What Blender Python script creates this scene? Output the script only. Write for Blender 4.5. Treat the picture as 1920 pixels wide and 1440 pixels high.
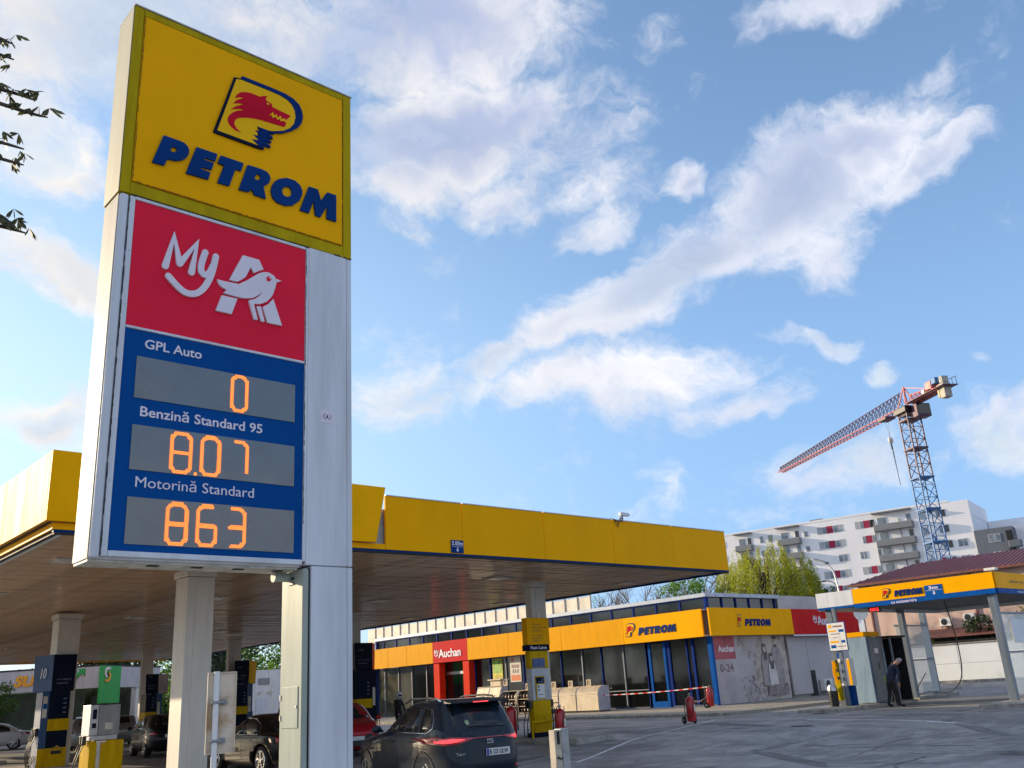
import bpy, bmesh, math, random
from mathutils import Vector, Matrix, Euler
import numpy as np
R=math.radians
for o in list(bpy.data.objects): bpy.data.objects.remove(o)
SC=bpy.context.scene; COL=SC.collection
# ---------------------------------------------------------------- camera
cam=bpy.data.cameras.new('camera'); cam.sensor_width=36; cam.lens=31.94; cam.clip_start=.05; cam.clip_end=3000
co=bpy.data.objects.new('camera',cam); COL.objects.link(co); SC.camera=co
yaw,pit,rol=R(46.983),R(18.435),R(-3.631)
F=Vector((math.cos(yaw)*math.cos(pit),math.sin(yaw)*math.cos(pit),math.sin(pit)))
R0=Vector((math.sin(yaw),-math.cos(yaw),0)); U0=R0.cross(F)
cr=R0*math.cos(rol)+U0*math.sin(rol); cu=-R0*math.sin(rol)+U0*math.cos(rol)
M=Matrix((cr,cu,-F)).transposed().to_4x4(); M.translation=Vector((0,0,1.65)); co.matrix_world=M
SC.render.resolution_x=1024; SC.render.resolution_y=768
SC.view_settings.view_transform='Standard'; SC.view_settings.look='None'
SC.view_settings.exposure=1.6; SC.view_settings.gamma=1
# ---------------------------------------------------------------- sun and sky
SUN_AZ,SUN_EL=R(110),R(14)
sd=Vector((math.cos(SUN_AZ)*math.cos(SUN_EL),math.sin(SUN_AZ)*math.cos(SUN_EL),math.sin(SUN_EL)))
sl=bpy.data.lights.new('sun','SUN'); sl.energy=2.3; sl.angle=R(.5); sl.color=(1,.79,.52)
so=bpy.data.objects.new('sun',sl); COL.objects.link(so); so.rotation_euler=sd.to_track_quat('Z','Y').to_euler(); so.location=(0,0,60)
W=bpy.data.worlds.new('World'); SC.world=W; W.use_nodes=True
nt=W.node_tree; N=nt.nodes; LK=nt.links; N.clear()
def nd(t,**k):
    n=N.new(t)
    for a,b in k.items(): setattr(n,a,b)
    return n
def mth(op,a,b=None,c=None,clamp=False):
    n=nd('ShaderNodeMath',operation=op,use_clamp=clamp)
    for i,v in enumerate((a,b,c)):
        if v is None: continue
        if isinstance(v,(int,float)): n.inputs[i].default_value=v
        else: LK.new(v,n.inputs[i])
    return n.outputs[0]
def smooth(v,a,b,lo=0,hi=1):
    n=nd('ShaderNodeMapRange',interpolation_type='SMOOTHSTEP'); LK.new(v,n.inputs[0])
    for i,q in enumerate((a,b,lo,hi)): n.inputs[i+1].default_value=q
    return n.outputs[0]
def noise(vec,sc,det=8,rough=.6,dist=0):
    n=nd('ShaderNodeTexNoise'); n.inputs['Scale'].default_value=sc; n.inputs['Detail'].default_value=det
    n.inputs['Roughness'].default_value=rough; n.inputs['Distortion'].default_value=dist; LK.new(vec,n.inputs['Vector']); return n
sky=nd('ShaderNodeTexSky',sky_type='NISHITA',sun_disc=False,sun_elevation=SUN_EL,sun_rotation=R(90)-SUN_AZ,altitude=80,air_density=1.0,dust_density=.6,ozone_density=2.4)
tc=nd('ShaderNodeTexCoord').outputs['Generated']
def warp(vec,sc,amp,det=5):
    nz=noise(vec,sc,det).outputs['Color']
    a=nd('ShaderNodeVectorMath',operation='SUBTRACT'); LK.new(nz,a.inputs[0]); a.inputs[1].default_value=(.5,.5,.5)
    b=nd('ShaderNodeVectorMath',operation='SCALE'); LK.new(a.outputs[0],b.inputs[0]); b.inputs['Scale'].default_value=amp
    c=nd('ShaderNodeVectorMath',operation='ADD'); LK.new(vec,c.inputs[0]); LK.new(b.outputs[0],c.inputs[1]); return c.outputs[0]
wv=warp(tc,3.2,.16); wv=warp(wv,14,.035)
# banks of cloud: azimuth, elevation, half width, half height, tilt (degrees), weight
CLOUDS=[(50.1, 34.6, 10.6, 3.4, 8, 1.0), (41.9, 33.5, 4.9, 4.2, 53, 0.8), (53.7, 31.5, 3.9, 2.9, 0, 0.8), (46.5, 30.0, 3.6, 2.0, -4, 0.7), (55.8, 39.7, 12.5, 3.8, 2, 0.95), (70.8, 37.4, 9.5, 4.2, 11, 1.0), (77.9, 31.3, 3.8, 3.8, 13, 0.8), (75.4, 25.2, 4.8, 2.1, -25, 0.9), (75.0, 15.9, 4.2, 1.5, 4, 0.9), (78.2, 26.6, 2.6, 3.5, 11, 0.5), (36.0, 24.1, 9.9, 2.5, 20, 1), (28.1, 27.4, 6.0, 3.5, 29, 1), (22.7, 29.9, 5.8, 2.1, 7, 0.9), (18.0, 28.3, 3.8, 1.2, 20, 0.8), (41.7, 22.1, 5.4, 2.0, 9, 0.95), (47.2, 20.5, 6.7, 1.5, 14, 0.85), (53.4, 18.0, 6.4, 2.3, 10, 0.75), (40.2, 18.6, 8.7, 2.5, -1, 0.8), (25.1, 23.5, 2.8, 1.9, 40, 0.7), (27.6, 18.9, 2.6, 0.8, -26, 0.8), (24.5, 16.6, 1.4, 0.7, -11, 0.85), (34.5, 29.6, 1.1, 1.0, -10, 0.8), (40.3, 27.6, 2.0, 1.3, 13, 0.7), (33.0, 16.3, 3.6, 1.6, 3, 0.75), (27.5, 12.1, 7.6, 2.2, 2, 0.75), (17.9, 12.1, 2.7, 3.8, 51, 0.8), (24.5, 37.4, 6.6, 1.3, -8, 0.8), (34.6, 38.4, 2.8, 1.6, 8, 0.5), (51.0, 23.3, 2.0, 0.8, 28, 0.55), (18.5, 16.8, 0.9, 0.4, -13, 0.6), (29.7, 19.9, 1.6, 0.6, -10, 0.5), (23.7, 31.7, 1.8, 1.1, 15, 0.6), (31.3, 10.0, 5.8, 1.6, -7, 0.35), (54.0, 21.4, 5.3, 2.0, -1, 0.3), (18.1, 32.5, 1.8, 0.6, 7, 0.4)]
acc=None
for az,el,rx,ry,ti,w in CLOUDS:
    az,el=R(az),R(el)
    c=Vector((math.cos(az)*math.cos(el),math.sin(az)*math.cos(el),math.sin(el)))
    e=Vector((math.sin(az),-math.cos(az),0)); n=e.cross(c); a=e*math.cos(R(ti))+n*math.sin(R(ti)); b=c.cross(a)
    mp=nd('ShaderNodeMapping',vector_type='TEXTURE'); LK.new(wv,mp.inputs[0]); mp.inputs[1].default_value=c
    mp.inputs[2].default_value=Matrix((a,b,c)).transposed().to_euler()
    mp.inputs[3].default_value=(math.tan(R(rx))*1.25,math.tan(R(ry))*1.25,.5)
    ln=nd('ShaderNodeVectorMath',operation='LENGTH'); LK.new(mp.outputs[0],ln.inputs[0])
    s=smooth(ln.outputs['Value'],0,1.25,w,0)
    acc=s if acc is None else mth('MAXIMUM',acc,s)
# everywhere else broken cloud carries on unseen, thickened to brighten the camera-facing sides
sp=nd('ShaderNodeMapping'); LK.new(wv,sp.inputs[0]); sp.inputs[3].default_value=(1,1,2.6)
glob=noise(sp.outputs[0],2.1,4,.5).outputs['Fac']
glob=smooth(glob,.38,.60,0,.95)
fd=nd('ShaderNodeVectorMath',operation='DOT_PRODUCT'); LK.new(tc,fd.inputs[0]); fd.inputs[1].default_value=tuple(F)
away=smooth(fd.outputs['Value'],.70,.80,1,0)
acc=mth('MAXIMUM',acc,mth('MULTIPLY',glob,away))
st=nd('ShaderNodeMapping'); LK.new(wv,st.inputs[0]); st.inputs[3].default_value=(1,1,1.7)
det=noise(st.outputs[0],9,12,.66).outputs['Fac']
big=noise(st.outputs[0],5,6,.55).outputs['Fac']
tone0=noise(st.outputs[0],6,7,.6).outputs['Fac']
dens=mth('ADD',acc,mth('MULTIPLY',mth('SUBTRACT',det,.5),1.9))
dens=mth('ADD',dens,mth('MULTIPLY',mth('SUBTRACT',big,.5),1.15))
alpha=smooth(dens,.13,.86,0,.96)
core=smooth(mth('ADD',acc,mth('MULTIPLY',mth('SUBTRACT',tone0,.5),2.2)),.45,1.05,0,1)
# cloud colour: bright thin rims, blue grey bodies, warmer low down and toward the sun
sep=nd('ShaderNodeSeparateXYZ'); LK.new(tc,sep.inputs[0])
sdot=nd('ShaderNodeVectorMath',operation='DOT_PRODUCT'); LK.new(tc,sdot.inputs[0]); sdot.inputs[1].default_value=tuple(sd)
def mixc(f,a,b):
    n=nd('ShaderNodeMix',data_type='RGBA'); 
    if isinstance(f,(int,float)): n.inputs[0].default_value=f
    else: LK.new(f,n.inputs[0])
    for i,v in ((6,a),(7,b)):
        if isinstance(v,tuple): n.inputs[i].default_value=(*v,1)
        else: LK.new(v,n.inputs[i])
    return n.outputs[2]
rim=mixc(smooth(sdot.outputs['Value'],.2,.85),(.34,.34,.36),(.36,.34,.315))
body=mixc(smooth(sep.outputs[2],.2,.62),(.26,.29,.315),(.155,.18,.26))
body=mixc(smooth(sdot.outputs['Value'],.45,.9),body,(.25,.28,.31))
cc=mixc(core,rim,body)
tone=noise(st.outputs[0],12,9,.62).outputs['Fac']
cc2=nd('ShaderNodeMix',data_type='RGBA',blend_type='MULTIPLY'); cc2.inputs[0].default_value=.85; LK.new(cc,cc2.inputs[6])
LK.new(mixc(smooth(tone,.35,.65),(.74,.78,.86),(1,1,1)),cc2.inputs[7]); cc=cc2.outputs[2]
SKY_STR=.085
cs=nd('ShaderNodeVectorMath',operation='SCALE'); LK.new(cc,cs.inputs[0]); cs.inputs['Scale'].default_value=1/SKY_STR
vf=smooth(sep.outputs[2],.62,.02,.15,.82)
veilc=mixc(smooth(sdot.outputs['Value'],.25,.9),(.105,.185,.32),(.225,.30,.355))
vs_=nd('ShaderNodeVectorMath',operation='SCALE'); LK.new(veilc,vs_.inputs[0]); vs_.inputs['Scale'].default_value=1/SKY_STR
base=mixc(vf,sky.outputs[0],vs_.outputs[0])
fin=mixc(alpha,base,cs.outputs[0])
bg=nd('ShaderNodeBackground'); LK.new(fin,bg.inputs[0]); bg.inputs[1].default_value=SKY_STR
ow=nd('ShaderNodeOutputWorld'); LK.new(bg.outputs[0],ow.inputs[0])
W.cycles.sampling_method='MANUAL'; W.cycles.sample_map_resolution=512
# ---------------------------------------------------------------- helpers
random.seed(7); rnd=random.random
def uni(a,b): return a+(b-a)*random.random()
MT={}
MATTE=('navy_print','deep_navy','yellow_sign','yellow_panel','yellow_emblem','navy','sign_red','sign_blue','wolf_red','fascia_red','trim_blue','frame_blue','yellow_trim','orange_fascia','pump_yellow','portal_red','pump_navy')
def mat(name,col,rough=.5,metal=0,var=.14,scale=2.5,bump=0,bscale=25,coat=0,streak=0,emit=0,trans=0,dirt=None,alpha=1):
    m=bpy.data.materials.new(name); m.use_nodes=True; t=m.node_tree; p=t.nodes['Principled BSDF']; L=t.links
    p.inputs['Roughness'].default_value=rough; p.inputs['Metallic'].default_value=metal; p.inputs['Coat Weight'].default_value=coat
    p.inputs['Transmission Weight'].default_value=trans; p.inputs['Alpha'].default_value=alpha
    tcn=t.nodes.new('ShaderNodeTexCoord')
    mp=t.nodes.new('ShaderNodeMapping'); L.new(tcn.outputs['Object'],mp.inputs[0])
    if streak: mp.inputs[3].default_value=(streak,streak,.35)
    nz=t.nodes.new('ShaderNodeTexNoise'); nz.inputs['Scale'].default_value=scale; nz.inputs['Detail'].default_value=7; nz.inputs['Roughness'].default_value=.62
    L.new(mp.outputs[0],nz.inputs['Vector'])
    mr=t.nodes.new('ShaderNodeMapRange'); mr.interpolation_type='SMOOTHSTEP'; L.new(nz.outputs['Fac'],mr.inputs[0]); mr.inputs[1].default_value=.38; mr.inputs[2].default_value=.72
    mx=t.nodes.new('ShaderNodeMix'); mx.data_type='RGBA'; L.new(mr.outputs[0],mx.inputs[0])
    d=dirt or tuple(c*(1-var*1.8) for c in col)
    mx.inputs[6].default_value=(*[min(1,c*(1+var*.35)) for c in col],1); mx.inputs[7].default_value=(*d,1)
    L.new(mx.outputs[2],p.inputs['Base Color'])
    rr=t.nodes.new('ShaderNodeMapRange'); L.new(nz.outputs['Fac'],rr.inputs[0]); rr.inputs[3].default_value=max(0,rough-.08); rr.inputs[4].default_value=min(1,rough+.14)
    L.new(rr.outputs[0],p.inputs['Roughness'])
    if emit:
        p.inputs['Emission Color'].default_value=(*col,1); p.inputs['Emission Strength'].default_value=emit
    if bump:
        nb=t.nodes.new('ShaderNodeTexNoise'); nb.inputs['Scale'].default_value=bscale; nb.inputs['Detail'].default_value=6
        L.new(tcn.outputs['Object'],nb.inputs['Vector'])
        b=t.nodes.new('ShaderNodeBump'); b.inputs['Strength'].default_value=bump; b.inputs['Distance'].default_value=.02
        L.new(nb.outputs['Fac'],b.inputs['Height']); L.new(b.outputs[0],p.inputs['Normal'])
    if name in ('side_metal','side_yellow','green_white'): p.inputs['Specular IOR Level'].default_value=.12
    if name in MATTE: p.inputs['Specular IOR Level'].default_value=.04
    MT[name]=m; return m
def tag(o,label=None,cat=None,group=None,kind=None):
    if label: o['label']=label
    if cat: o['category']=cat
    if group: o['group']=group
    if kind: o['kind']=kind
    return o
def thing(name,label,cat,loc=(0,0,0),rz=0,group=None,local=False):
    o=bpy.data.objects.new(name,None); COL.objects.link(o); o.empty_display_size=.2
    o.location=loc; o.rotation_euler=(0,0,rz); o['_w']=0 if local else 1
    return tag(o,label,cat,group)
def par(o,p):
    if p is None: return o
    o.parent=p
    if p.type=='EMPTY' and p.get('_w')==1: o.matrix_parent_inverse=Matrix.Translation(p.location).inverted()
    return o
class MB:
    def __init__(s): s.v=[]; s.f=[]; s.m=[]; s.fr=None
    def add(s,vs,fs,m=0):
        n=len(s.v)
        if s.fr: o,u,v,w=s.fr; vs=[o+u*a+v*b+w*c for a,b,c in vs]
        s.v+=[tuple(q) for q in vs]; s.f+=[tuple(i+n for i in f) for f in fs]; s.m+=[m]*len(fs); return s
    def box(s,x0,x1,y0,y1,z0,z1,m=0):
        return s.add([(x,y,z) for z in (z0,z1) for y in (y0,y1) for x in (x0,x1)],[(0,2,3,1),(4,5,7,6),(0,1,5,4),(2,6,7,3),(0,4,6,2),(1,3,7,5)],m)
    def prism(s,poly,d0,d1,m=0):   # poly in (a,b) of the frame, extruded along c
        n=len(poly)
        ar=sum(poly[i][0]*poly[(i+1)%n][1]-poly[(i+1)%n][0]*poly[i][1] for i in range(n))
        if ar<0: poly=poly[::-1]
        return s.add([(a,b,d0) for a,b in poly]+[(a,b,d1) for a,b in poly],[tuple(range(n))[::-1],tuple(range(n,2*n))]+[(i,(i+1)%n,n+(i+1)%n,n+i) for i in range(n)],m)
    def cyl(s,p0,p1,r0,r1=None,n=12,m=0,caps=True):
        p0,p1=Vector(p0),Vector(p1); r1=r0 if r1 is None else r1; d=(p1-p0).normalized()
        a=d.orthogonal().normalized(); b=d.cross(a)
        cs=[(math.cos(2*math.pi*i/n),math.sin(2*math.pi*i/n)) for i in range(n)]
        vs=[p0+(a*c+b*t)*r0 for c,t in cs]+[p1+(a*c+b*t)*r1 for c,t in cs]
        fs=[(i,(i+1)%n,n+(i+1)%n,n+i) for i in range(n)]
        if caps: fs+=[tuple(range(n))[::-1],tuple(range(n,2*n))]
        return s.add(vs,fs,m)
    def tube(s,pts,r,n=8,m=0,closed=False):
        pts=[Vector(p) for p in pts]; k=len(pts); rr=r if isinstance(r,(list,tuple)) else [r]*k
        vs=[]; prev=None
        for i,p in enumerate(pts):
            q0=pts[(i-1)%k] if closed or i>0 else p; q1=pts[(i+1)%k] if closed or i<k-1 else p
            d=(q1-q0).normalized()
            a=(d.orthogonal() if prev is None else prev-d*prev.dot(d)).normalized(); prev=a; b=d.cross(a)
            vs+=[p+(a*math.cos(2*math.pi*j/n)+b*math.sin(2*math.pi*j/n))*rr[i] for j in range(n)]
        fs=[]
        for i in range(k if closed else k-1):
            i2=(i+1)%k
            fs+=[(i*n+j,i*n+(j+1)%n,i2*n+(j+1)%n,i2*n+j) for j in range(n)]
        if not closed: fs+=[tuple(range(n))[::-1],tuple(range((k-1)*n,k*n))]
        return s.add(vs,fs,m)
    def lathe(s,prof,c=(0,0,0),n=20,m=0):
        c=Vector(c); k=len(prof)
        vs=[(c.x+r*math.cos(2*math.pi*j/n),c.y+r*math.sin(2*math.pi*j/n),c.z+z) for r,z in prof for j in range(n)]
        fs=[(i*n+j,i*n+(j+1)%n,(i+1)*n+(j+1)%n,(i+1)*n+j) for i in range(k-1) for j in range(n)]
        fs+=[tuple(range(n))[::-1],tuple(range((k-1)*n,k*n))]
        return s.add(vs,fs,m)
    def ell(s,c,r,n=12,k=8,m=0):
        c=Vector(c); r=(r,r,r) if isinstance(r,(int,float)) else r
        vs=[(c.x+r[0]*math.sin(math.pi*i/k)*math.cos(2*math.pi*j/n),c.y+r[1]*math.sin(math.pi*i/k)*math.sin(2*math.pi*j/n),c.z+r[2]*math.cos(math.pi*i/k)) for i in range(k+1) for j in range(n)]
        return s.add(vs,[(i*n+j,(i+1)*n+j,(i+1)*n+(j+1)%n,i*n+(j+1)%n) for i in range(k) for j in range(n)],m)
    def build(s,name,mats,parent=None,smooth=False,bevel=0,label=None,cat=None,group=None,kind=None):
        me=bpy.data.meshes.new(name); me.from_pydata(s.v,[],s.f)
        for m in (mats if isinstance(mats,(list,tuple)) else [mats]): me.materials.append(MT[m] if isinstance(m,str) else m)
        me.polygons.foreach_set('material_index',s.m)
        if smooth is not False:
            me.polygons.foreach_set('use_smooth',[True]*len(me.polygons)); 
            try: me.set_sharp_from_angle(angle=R(smooth if smooth is not True else 40))
            except Exception: pass
        me.update()
        o=bpy.data.objects.new(name,me); COL.objects.link(o); par(o,parent)
        if bevel:
            b=o.modifiers.new('bevel','BEVEL'); b.width=bevel; b.segments=2; b.limit_method='ANGLE'; b.angle_limit=R(40)
        return tag(o,label,cat,group,kind)
V=Vector
def fY(y,x=0,z=0): return (V((x,y,z)),V((1,0,0)),V((0,0,1)),V((0,-1,0)))      # a wall that looks toward -Y; a = x, b = z
def fX(x,z=0): return (V((x,0,z)),V((0,-1,0)),V((0,0,1)),V((-1,0,0)))          # a wall that looks toward -X; a = -y, b = z
def fmat(fr):
    o,u,v,w=fr; m=Matrix((u,v,w)).transposed().to_4x4(); m.translation=o; return m
def off(fr,d): return (fr[0]+fr[3]*d,)+tuple(fr[1:])
def curve_mesh(c,name,m,fr,scale=(1,1),shift=(0,0),parent=None):
    o=bpy.data.objects.new('t',c); COL.objects.link(o)
    dg=bpy.context.evaluated_depsgraph_get(); me=bpy.data.meshes.new_from_object(o.evaluated_get(dg)); bpy.data.objects.remove(o)
    T=fmat(fr)
    for v in me.vertices: v.co=T@V((v.co.x*scale[0]+shift[0],v.co.y*scale[1]+shift[1],v.co.z))
    me.materials.clear(); me.materials.append(MT[m] if isinstance(m,str) else m)
    r=bpy.data.objects.new(name,me); COL.objects.link(r); return par(r,parent)
def shape(name,loops,fr,depth,m,parent=None,fn=None):
    c=bpy.data.curves.new('c','CURVE'); c.dimensions='2D'; c.fill_mode='BOTH'; c.extrude=depth/2
    for lp in loops:
        sp=c.splines.new('POLY'); sp.points.add(len(lp)-1)
        for i,q in enumerate(lp):
            q=fn(q) if fn else q; sp.points[i].co=(q[0],q[1],0,1)
        sp.use_cyclic_u=True
    return curve_mesh(c,name,m,off(fr,depth/2),parent=parent)
def text(s,fr,a0,a1,b0,b1,m,parent=None,depth=.004,bold=.0,shear=0,name='lettering'):
    c=bpy.data.curves.new('c','FONT'); c.body=s; c.extrude=.001; c.offset=bold; c.shear=shear; c.resolution_u=3
    o=bpy.data.objects.new('t',c); COL.objects.link(o); dg=bpy.context.evaluated_depsgraph_get()
    me=bpy.data.meshes.new_from_object(o.evaluated_get(dg)); bpy.data.objects.remove(o)
    xs=[v.co.x for v in me.vertices]; ys=[v.co.y for v in me.vertices]
    if not xs: return None
    x0,x1,y0,y1=min(xs),max(xs),min(ys),max(ys); T=fmat(off(fr,depth/2))
    for v in me.vertices: v.co=T@V((a0+(v.co.x-x0)/(x1-x0)*(a1-a0),b0+(v.co.y-y0)/(y1-y0)*(b1-b0),math.copysign(depth/2,v.co.z)))
    me.materials.clear(); me.materials.append(MT[m] if isinstance(m,str) else m)
    r=bpy.data.objects.new(name,me); COL.objects.link(r); return par(r,parent)
def dup(root,loc,rz=None,label=None,group=None):
    def cp(o,p):
        c=o.copy(); COL.objects.link(c)
        if p: c.parent=p
        for ch in o.children: cp(ch,c)
        return c
    r=cp(root,None); r.location=loc
    if rz is not None: r.rotation_euler=(0,0,rz)
    if label: r['label']=label
    if group: r['group']=group
    return r
def GZ(x,y):
    d=.68*x+.73*y; t=min(1,max(0,(d-24)/5.5)); return -.24*(1-t*t*(3-2*t))
# ---------------------------------------------------------------- materials
YEL=(.97,.44,.001)
mat('yellow_panel',YEL,.38,var=.045,scale=.7,streak=1)
mat('yellow_sign',(.99,.46,.001),.42,var=.05,scale=.8)
mat('yellow_trim',(.50,.36,.006),.4,var=.12,streak=2)
mat('yellow_emblem',(.95,.52,.01),.4,var=.03)
mat('navy',(.004,.045,.20),.4,var=.1)
mat('navy_print',(.003,.03,.16),.45,var=.05)
mat('deep_navy',(.005,.012,.035),.35,var=.1)
mat('wolf_red',(.60,.008,.03),.4,var=.06)
mat('sign_red',(.88,.022,.06),.4,var=.05,scale=1)
mat('fascia_red',(.60,.018,.022),.38,var=.07)
mat('portal_red',(.70,.035,.012),.4,var=.08)
mat('sign_blue',(.002,.075,.30),.42,var=.06,scale=1)
mat('trim_blue',(.005,.09,.36),.4,var=.12)
mat('frame_blue',(.01,.035,.20),.4,var=.15)
mat('white_letter',(.78,.72,.80),.45,var=.04)
mat('white_metal',(.66,.69,.74),.35,var=.10,scale=1.5,streak=3)
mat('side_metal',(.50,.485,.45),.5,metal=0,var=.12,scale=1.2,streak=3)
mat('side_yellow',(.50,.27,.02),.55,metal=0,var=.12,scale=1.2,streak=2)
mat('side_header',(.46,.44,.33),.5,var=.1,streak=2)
mat('green_white',(.38,.43,.38),.4,var=.10,streak=3)
mat('groove',(.02,.02,.022),.7)
mat('dirty_white',(.55,.55,.50),.55,var=.22,scale=3,streak=3)
mat('display_grey',(.15,.165,.175),.10,var=.07,scale=4,coat=.6)
mat('led_amber',(1.0,.21,.022),.4,emit=.85,var=0)
mat('led_off',(.36,.37,.37),.5)
mat('led_red',(1,.02,.02),.4,emit=2,var=0)
mat('soffit_board',(.64,.42,.24),.34,var=.25,scale=1.6,bump=.12,bscale=9,coat=.12)
mat('lamp_frame',(.55,.50,.42),.4); mat('lamp_lens',(.85,.84,.80),.2)
mat('column_paint',(.64,.60,.52),.45,var=.05,streak=2)
mat('roof_sheet',(.35,.35,.34),.6,var=.2)
mat('black_plastic',(.012,.012,.013),.35,var=.2)
mat('rubber',(.012,.012,.013),.75,var=.3)
mat('steel',(.45,.46,.47),.3,metal=.9,var=.15)
mat('grey_metal',(.20,.23,.27),.4,metal=.3,var=.15)
mat('white_paint',(.74,.74,.72),.5,var=.10,streak=2)
# ---------------------------------------------------------------- ground
def ground_mat():
    m=mat('asphalt',(.060,.064,.078),.72,var=.1,scale=.35); t=m.node_tree; L=t.links; p=t.nodes['Principled BSDF']
    tcn=t.nodes.new('ShaderNodeTexCoord')
    def nz(sc,det,ro,scl=(1,1,1),rot=0):
        mp=t.nodes.new('ShaderNodeMapping'); L.new(tcn.outputs['Object'],mp.inputs[0]); mp.inputs[3].default_value=scl; mp.inputs[2].default_value=(0,0,rot)
        n=t.nodes.new('ShaderNodeTexNoise'); n.inputs['Scale'].default_value=sc; n.inputs['Detail'].default_value=det; n.inputs['Roughness'].default_value=ro
        L.new(mp.outputs[0],n.inputs['Vector']); return n.outputs['Fac']
    def rng(s,a,b,c=0,d=1):
        r=t.nodes.new('ShaderNodeMapRange'); r.interpolation_type='SMOOTHSTEP'; L.new(s,r.inputs[0])
        for i,q in enumerate((a,b,c,d)): r.inputs[i+1].default_value=q
        return r.outputs[0]
    def mix(f,a,b):
        n=t.nodes.new('ShaderNodeMix'); n.data_type='RGBA'; L.new(f,n.inputs[0])
        for i,v in ((6,a),(7,b)):
            if isinstance(v,tuple): n.inputs[i].default_value=(*v,1)
            else: L.new(v,n.inputs[i])
        return n.outputs[2]
    patch=rng(nz(.30,8,.65,(1,.55,1),.3),.46,.56)
    worn=rng(nz(1.3,10,.75,(.5,1.6,1),.8),.50,.60)
    tyre=rng(nz(.5,5,.55,(.25,2.4,1),-.75),.55,.70)
    fine=rng(nz(42,4,.7),.35,.7)
    oil=rng(nz(.8,5,.5),.64,.72)
    c=mix(patch,(.17,.165,.163),(.25,.243,.235)); c=mix(worn,c,mix(fine,(.36,.35,.34),(.20,.195,.19)))
    c=mix(tyre,c,(.12,.118,.117)); c=mix(oil,c,(.06,.058,.058)); 
    L.new(c,p.inputs['Base Color'])
    ro=rng(nz(.7,6,.6),.35,.65,.42,.78); L.new(ro,p.inputs['Roughness'])
    b=t.nodes.new('ShaderNodeBump'); b.inputs['Strength'].default_value=.5; b.inputs['Distance'].default_value=.012
    ad=t.nodes.new('ShaderNodeMath'); ad.operation='ADD'; L.new(nz(60,6,.7),ad.inputs[0]); L.new(nz(3,6,.7),ad.inputs[1])
    L.new(ad.outputs[0],b.inputs['Height']); L.new(b.outputs[0],p.inputs['Normal'])
ground_mat()
mat('pavement_stone',(.30,.27,.22),.8,var=.25,scale=2,bump=.3); mat('kerb_stone',(.34,.32,.28),.8,var=.25,scale=3,bump=.3)
mat('road_paint',(.72,.73,.75),.7,var=.3,scale=7,dirt=(.38,.385,.40))
xs=sorted(set([-2500,-800,-250,-80,-30]+[i*1.0 for i in range(-10,56)]+[60,70,90,130,250,800,2500])); ys=xs
g=MB(); n=len(xs); g.v=[(x,y,GZ(x,y)) for y in ys for x in xs]
g.f=[(j*n+i,j*n+i+1,(j+1)*n+i+1,(j+1)*n+i) for j in range(n-1) for i in range(n-1)]; g.m=[0]*len(g.f)
g.build('ground','asphalt',smooth=True,kind='structure')
pv=thing('pavement','','',(37,40,0)); pv['kind']='structure'
# the raised pavement before the shop: paving slabs and a row of kerb stones
b=MB(); b.box(33.5,56.9,24.2,66,-.2,.10); b.build('slab_bed','pavement_stone',pv)
stn=MB(); stn.box(0,.3,0,.98,-.2,.125); sme=stn.build('kerb_stone','kerb_stone',pv,bevel=.012); sme.location=(33.2,24.2,0)
for i in range(1,42):
    c=sme.copy(); COL.objects.link(c); c.location=(33.2,24.2+i,0)
for i in range(22):
    c=sme.copy(); COL.objects.link(c); c.rotation_euler=(0,0,R(-90)); c.location=(33.5+i,24.2,0)
st=MB(); st.box(0,1.18,0,1.18,0,.022); s0=st.build('paving_slab','pavement_stone',pv,bevel=.006); s0.location=(33.56,24.3,.10)
for i in range(6):
    for j in range(34):
        if i==j==0: continue
        c=s0.copy(); COL.objects.link(c); c.location=(33.56+i*1.2,24.3+j*1.2,.10+uni(-.004,.003))
# repair patches, cracks, manholes
mat('asphalt_new',(.165,.162,.16),.85,var=.25,scale=6,bump=.5); mat('asphalt_old',(.27,.265,.26),.85,var=.25,scale=6,bump=.5); mat('tar',(.09,.088,.088),.5); mat('cast_iron',(.05,.05,.052),.5,metal=.6,var=.3)
def sheet(nm,pts,m,h=.004,kind='structure'):
    b=MB(); b.v=[(x,y,GZ(x,y)+h) for x,y in pts]; b.f=[tuple(range(len(pts)))]; b.m=[0]; return b.build(nm,m,kind=kind)
for cx_,cy_,w_,l_,a_,m_n in ((24,15,1.2,3.4,.7,'asphalt_old'),(27.5,19.5,.8,4.5,1.1,'asphalt_new'),(22,9.8,2.0,2.6,.5,'asphalt_old'),(31,14.6,.9,3.0,1.3,'asphalt_new'),(19.5,12.6,.5,5.0,.9,'asphalt_new'),(34,22.6,1.0,2.6,.2,'asphalt_old'),(24.5,20.8,1.4,2.0,.4,'asphalt_old'),(20.6,14.2,.25,6.5,2.2,'asphalt_old'),(27,11.4,.5,4.4,.75,'asphalt_new'),(36,15.9,1.2,1.8,0,'asphalt_old')):
    ca,sa=math.cos(a_),math.sin(a_); k=14; pts=[]
    for i in range(k):
        t=i*math.tau/k; px_=l_*.5*math.copysign(abs(math.cos(t))**.5,math.cos(t))*uni(.85,1.1); py_=w_*.5*math.copysign(abs(math.sin(t))**.5,math.sin(t))*uni(.8,1.15); pts.append((cx_+px_*ca-py_*sa,cy_+px_*sa+py_*ca))
    sheet('road_patch',pts,m_n)
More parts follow.
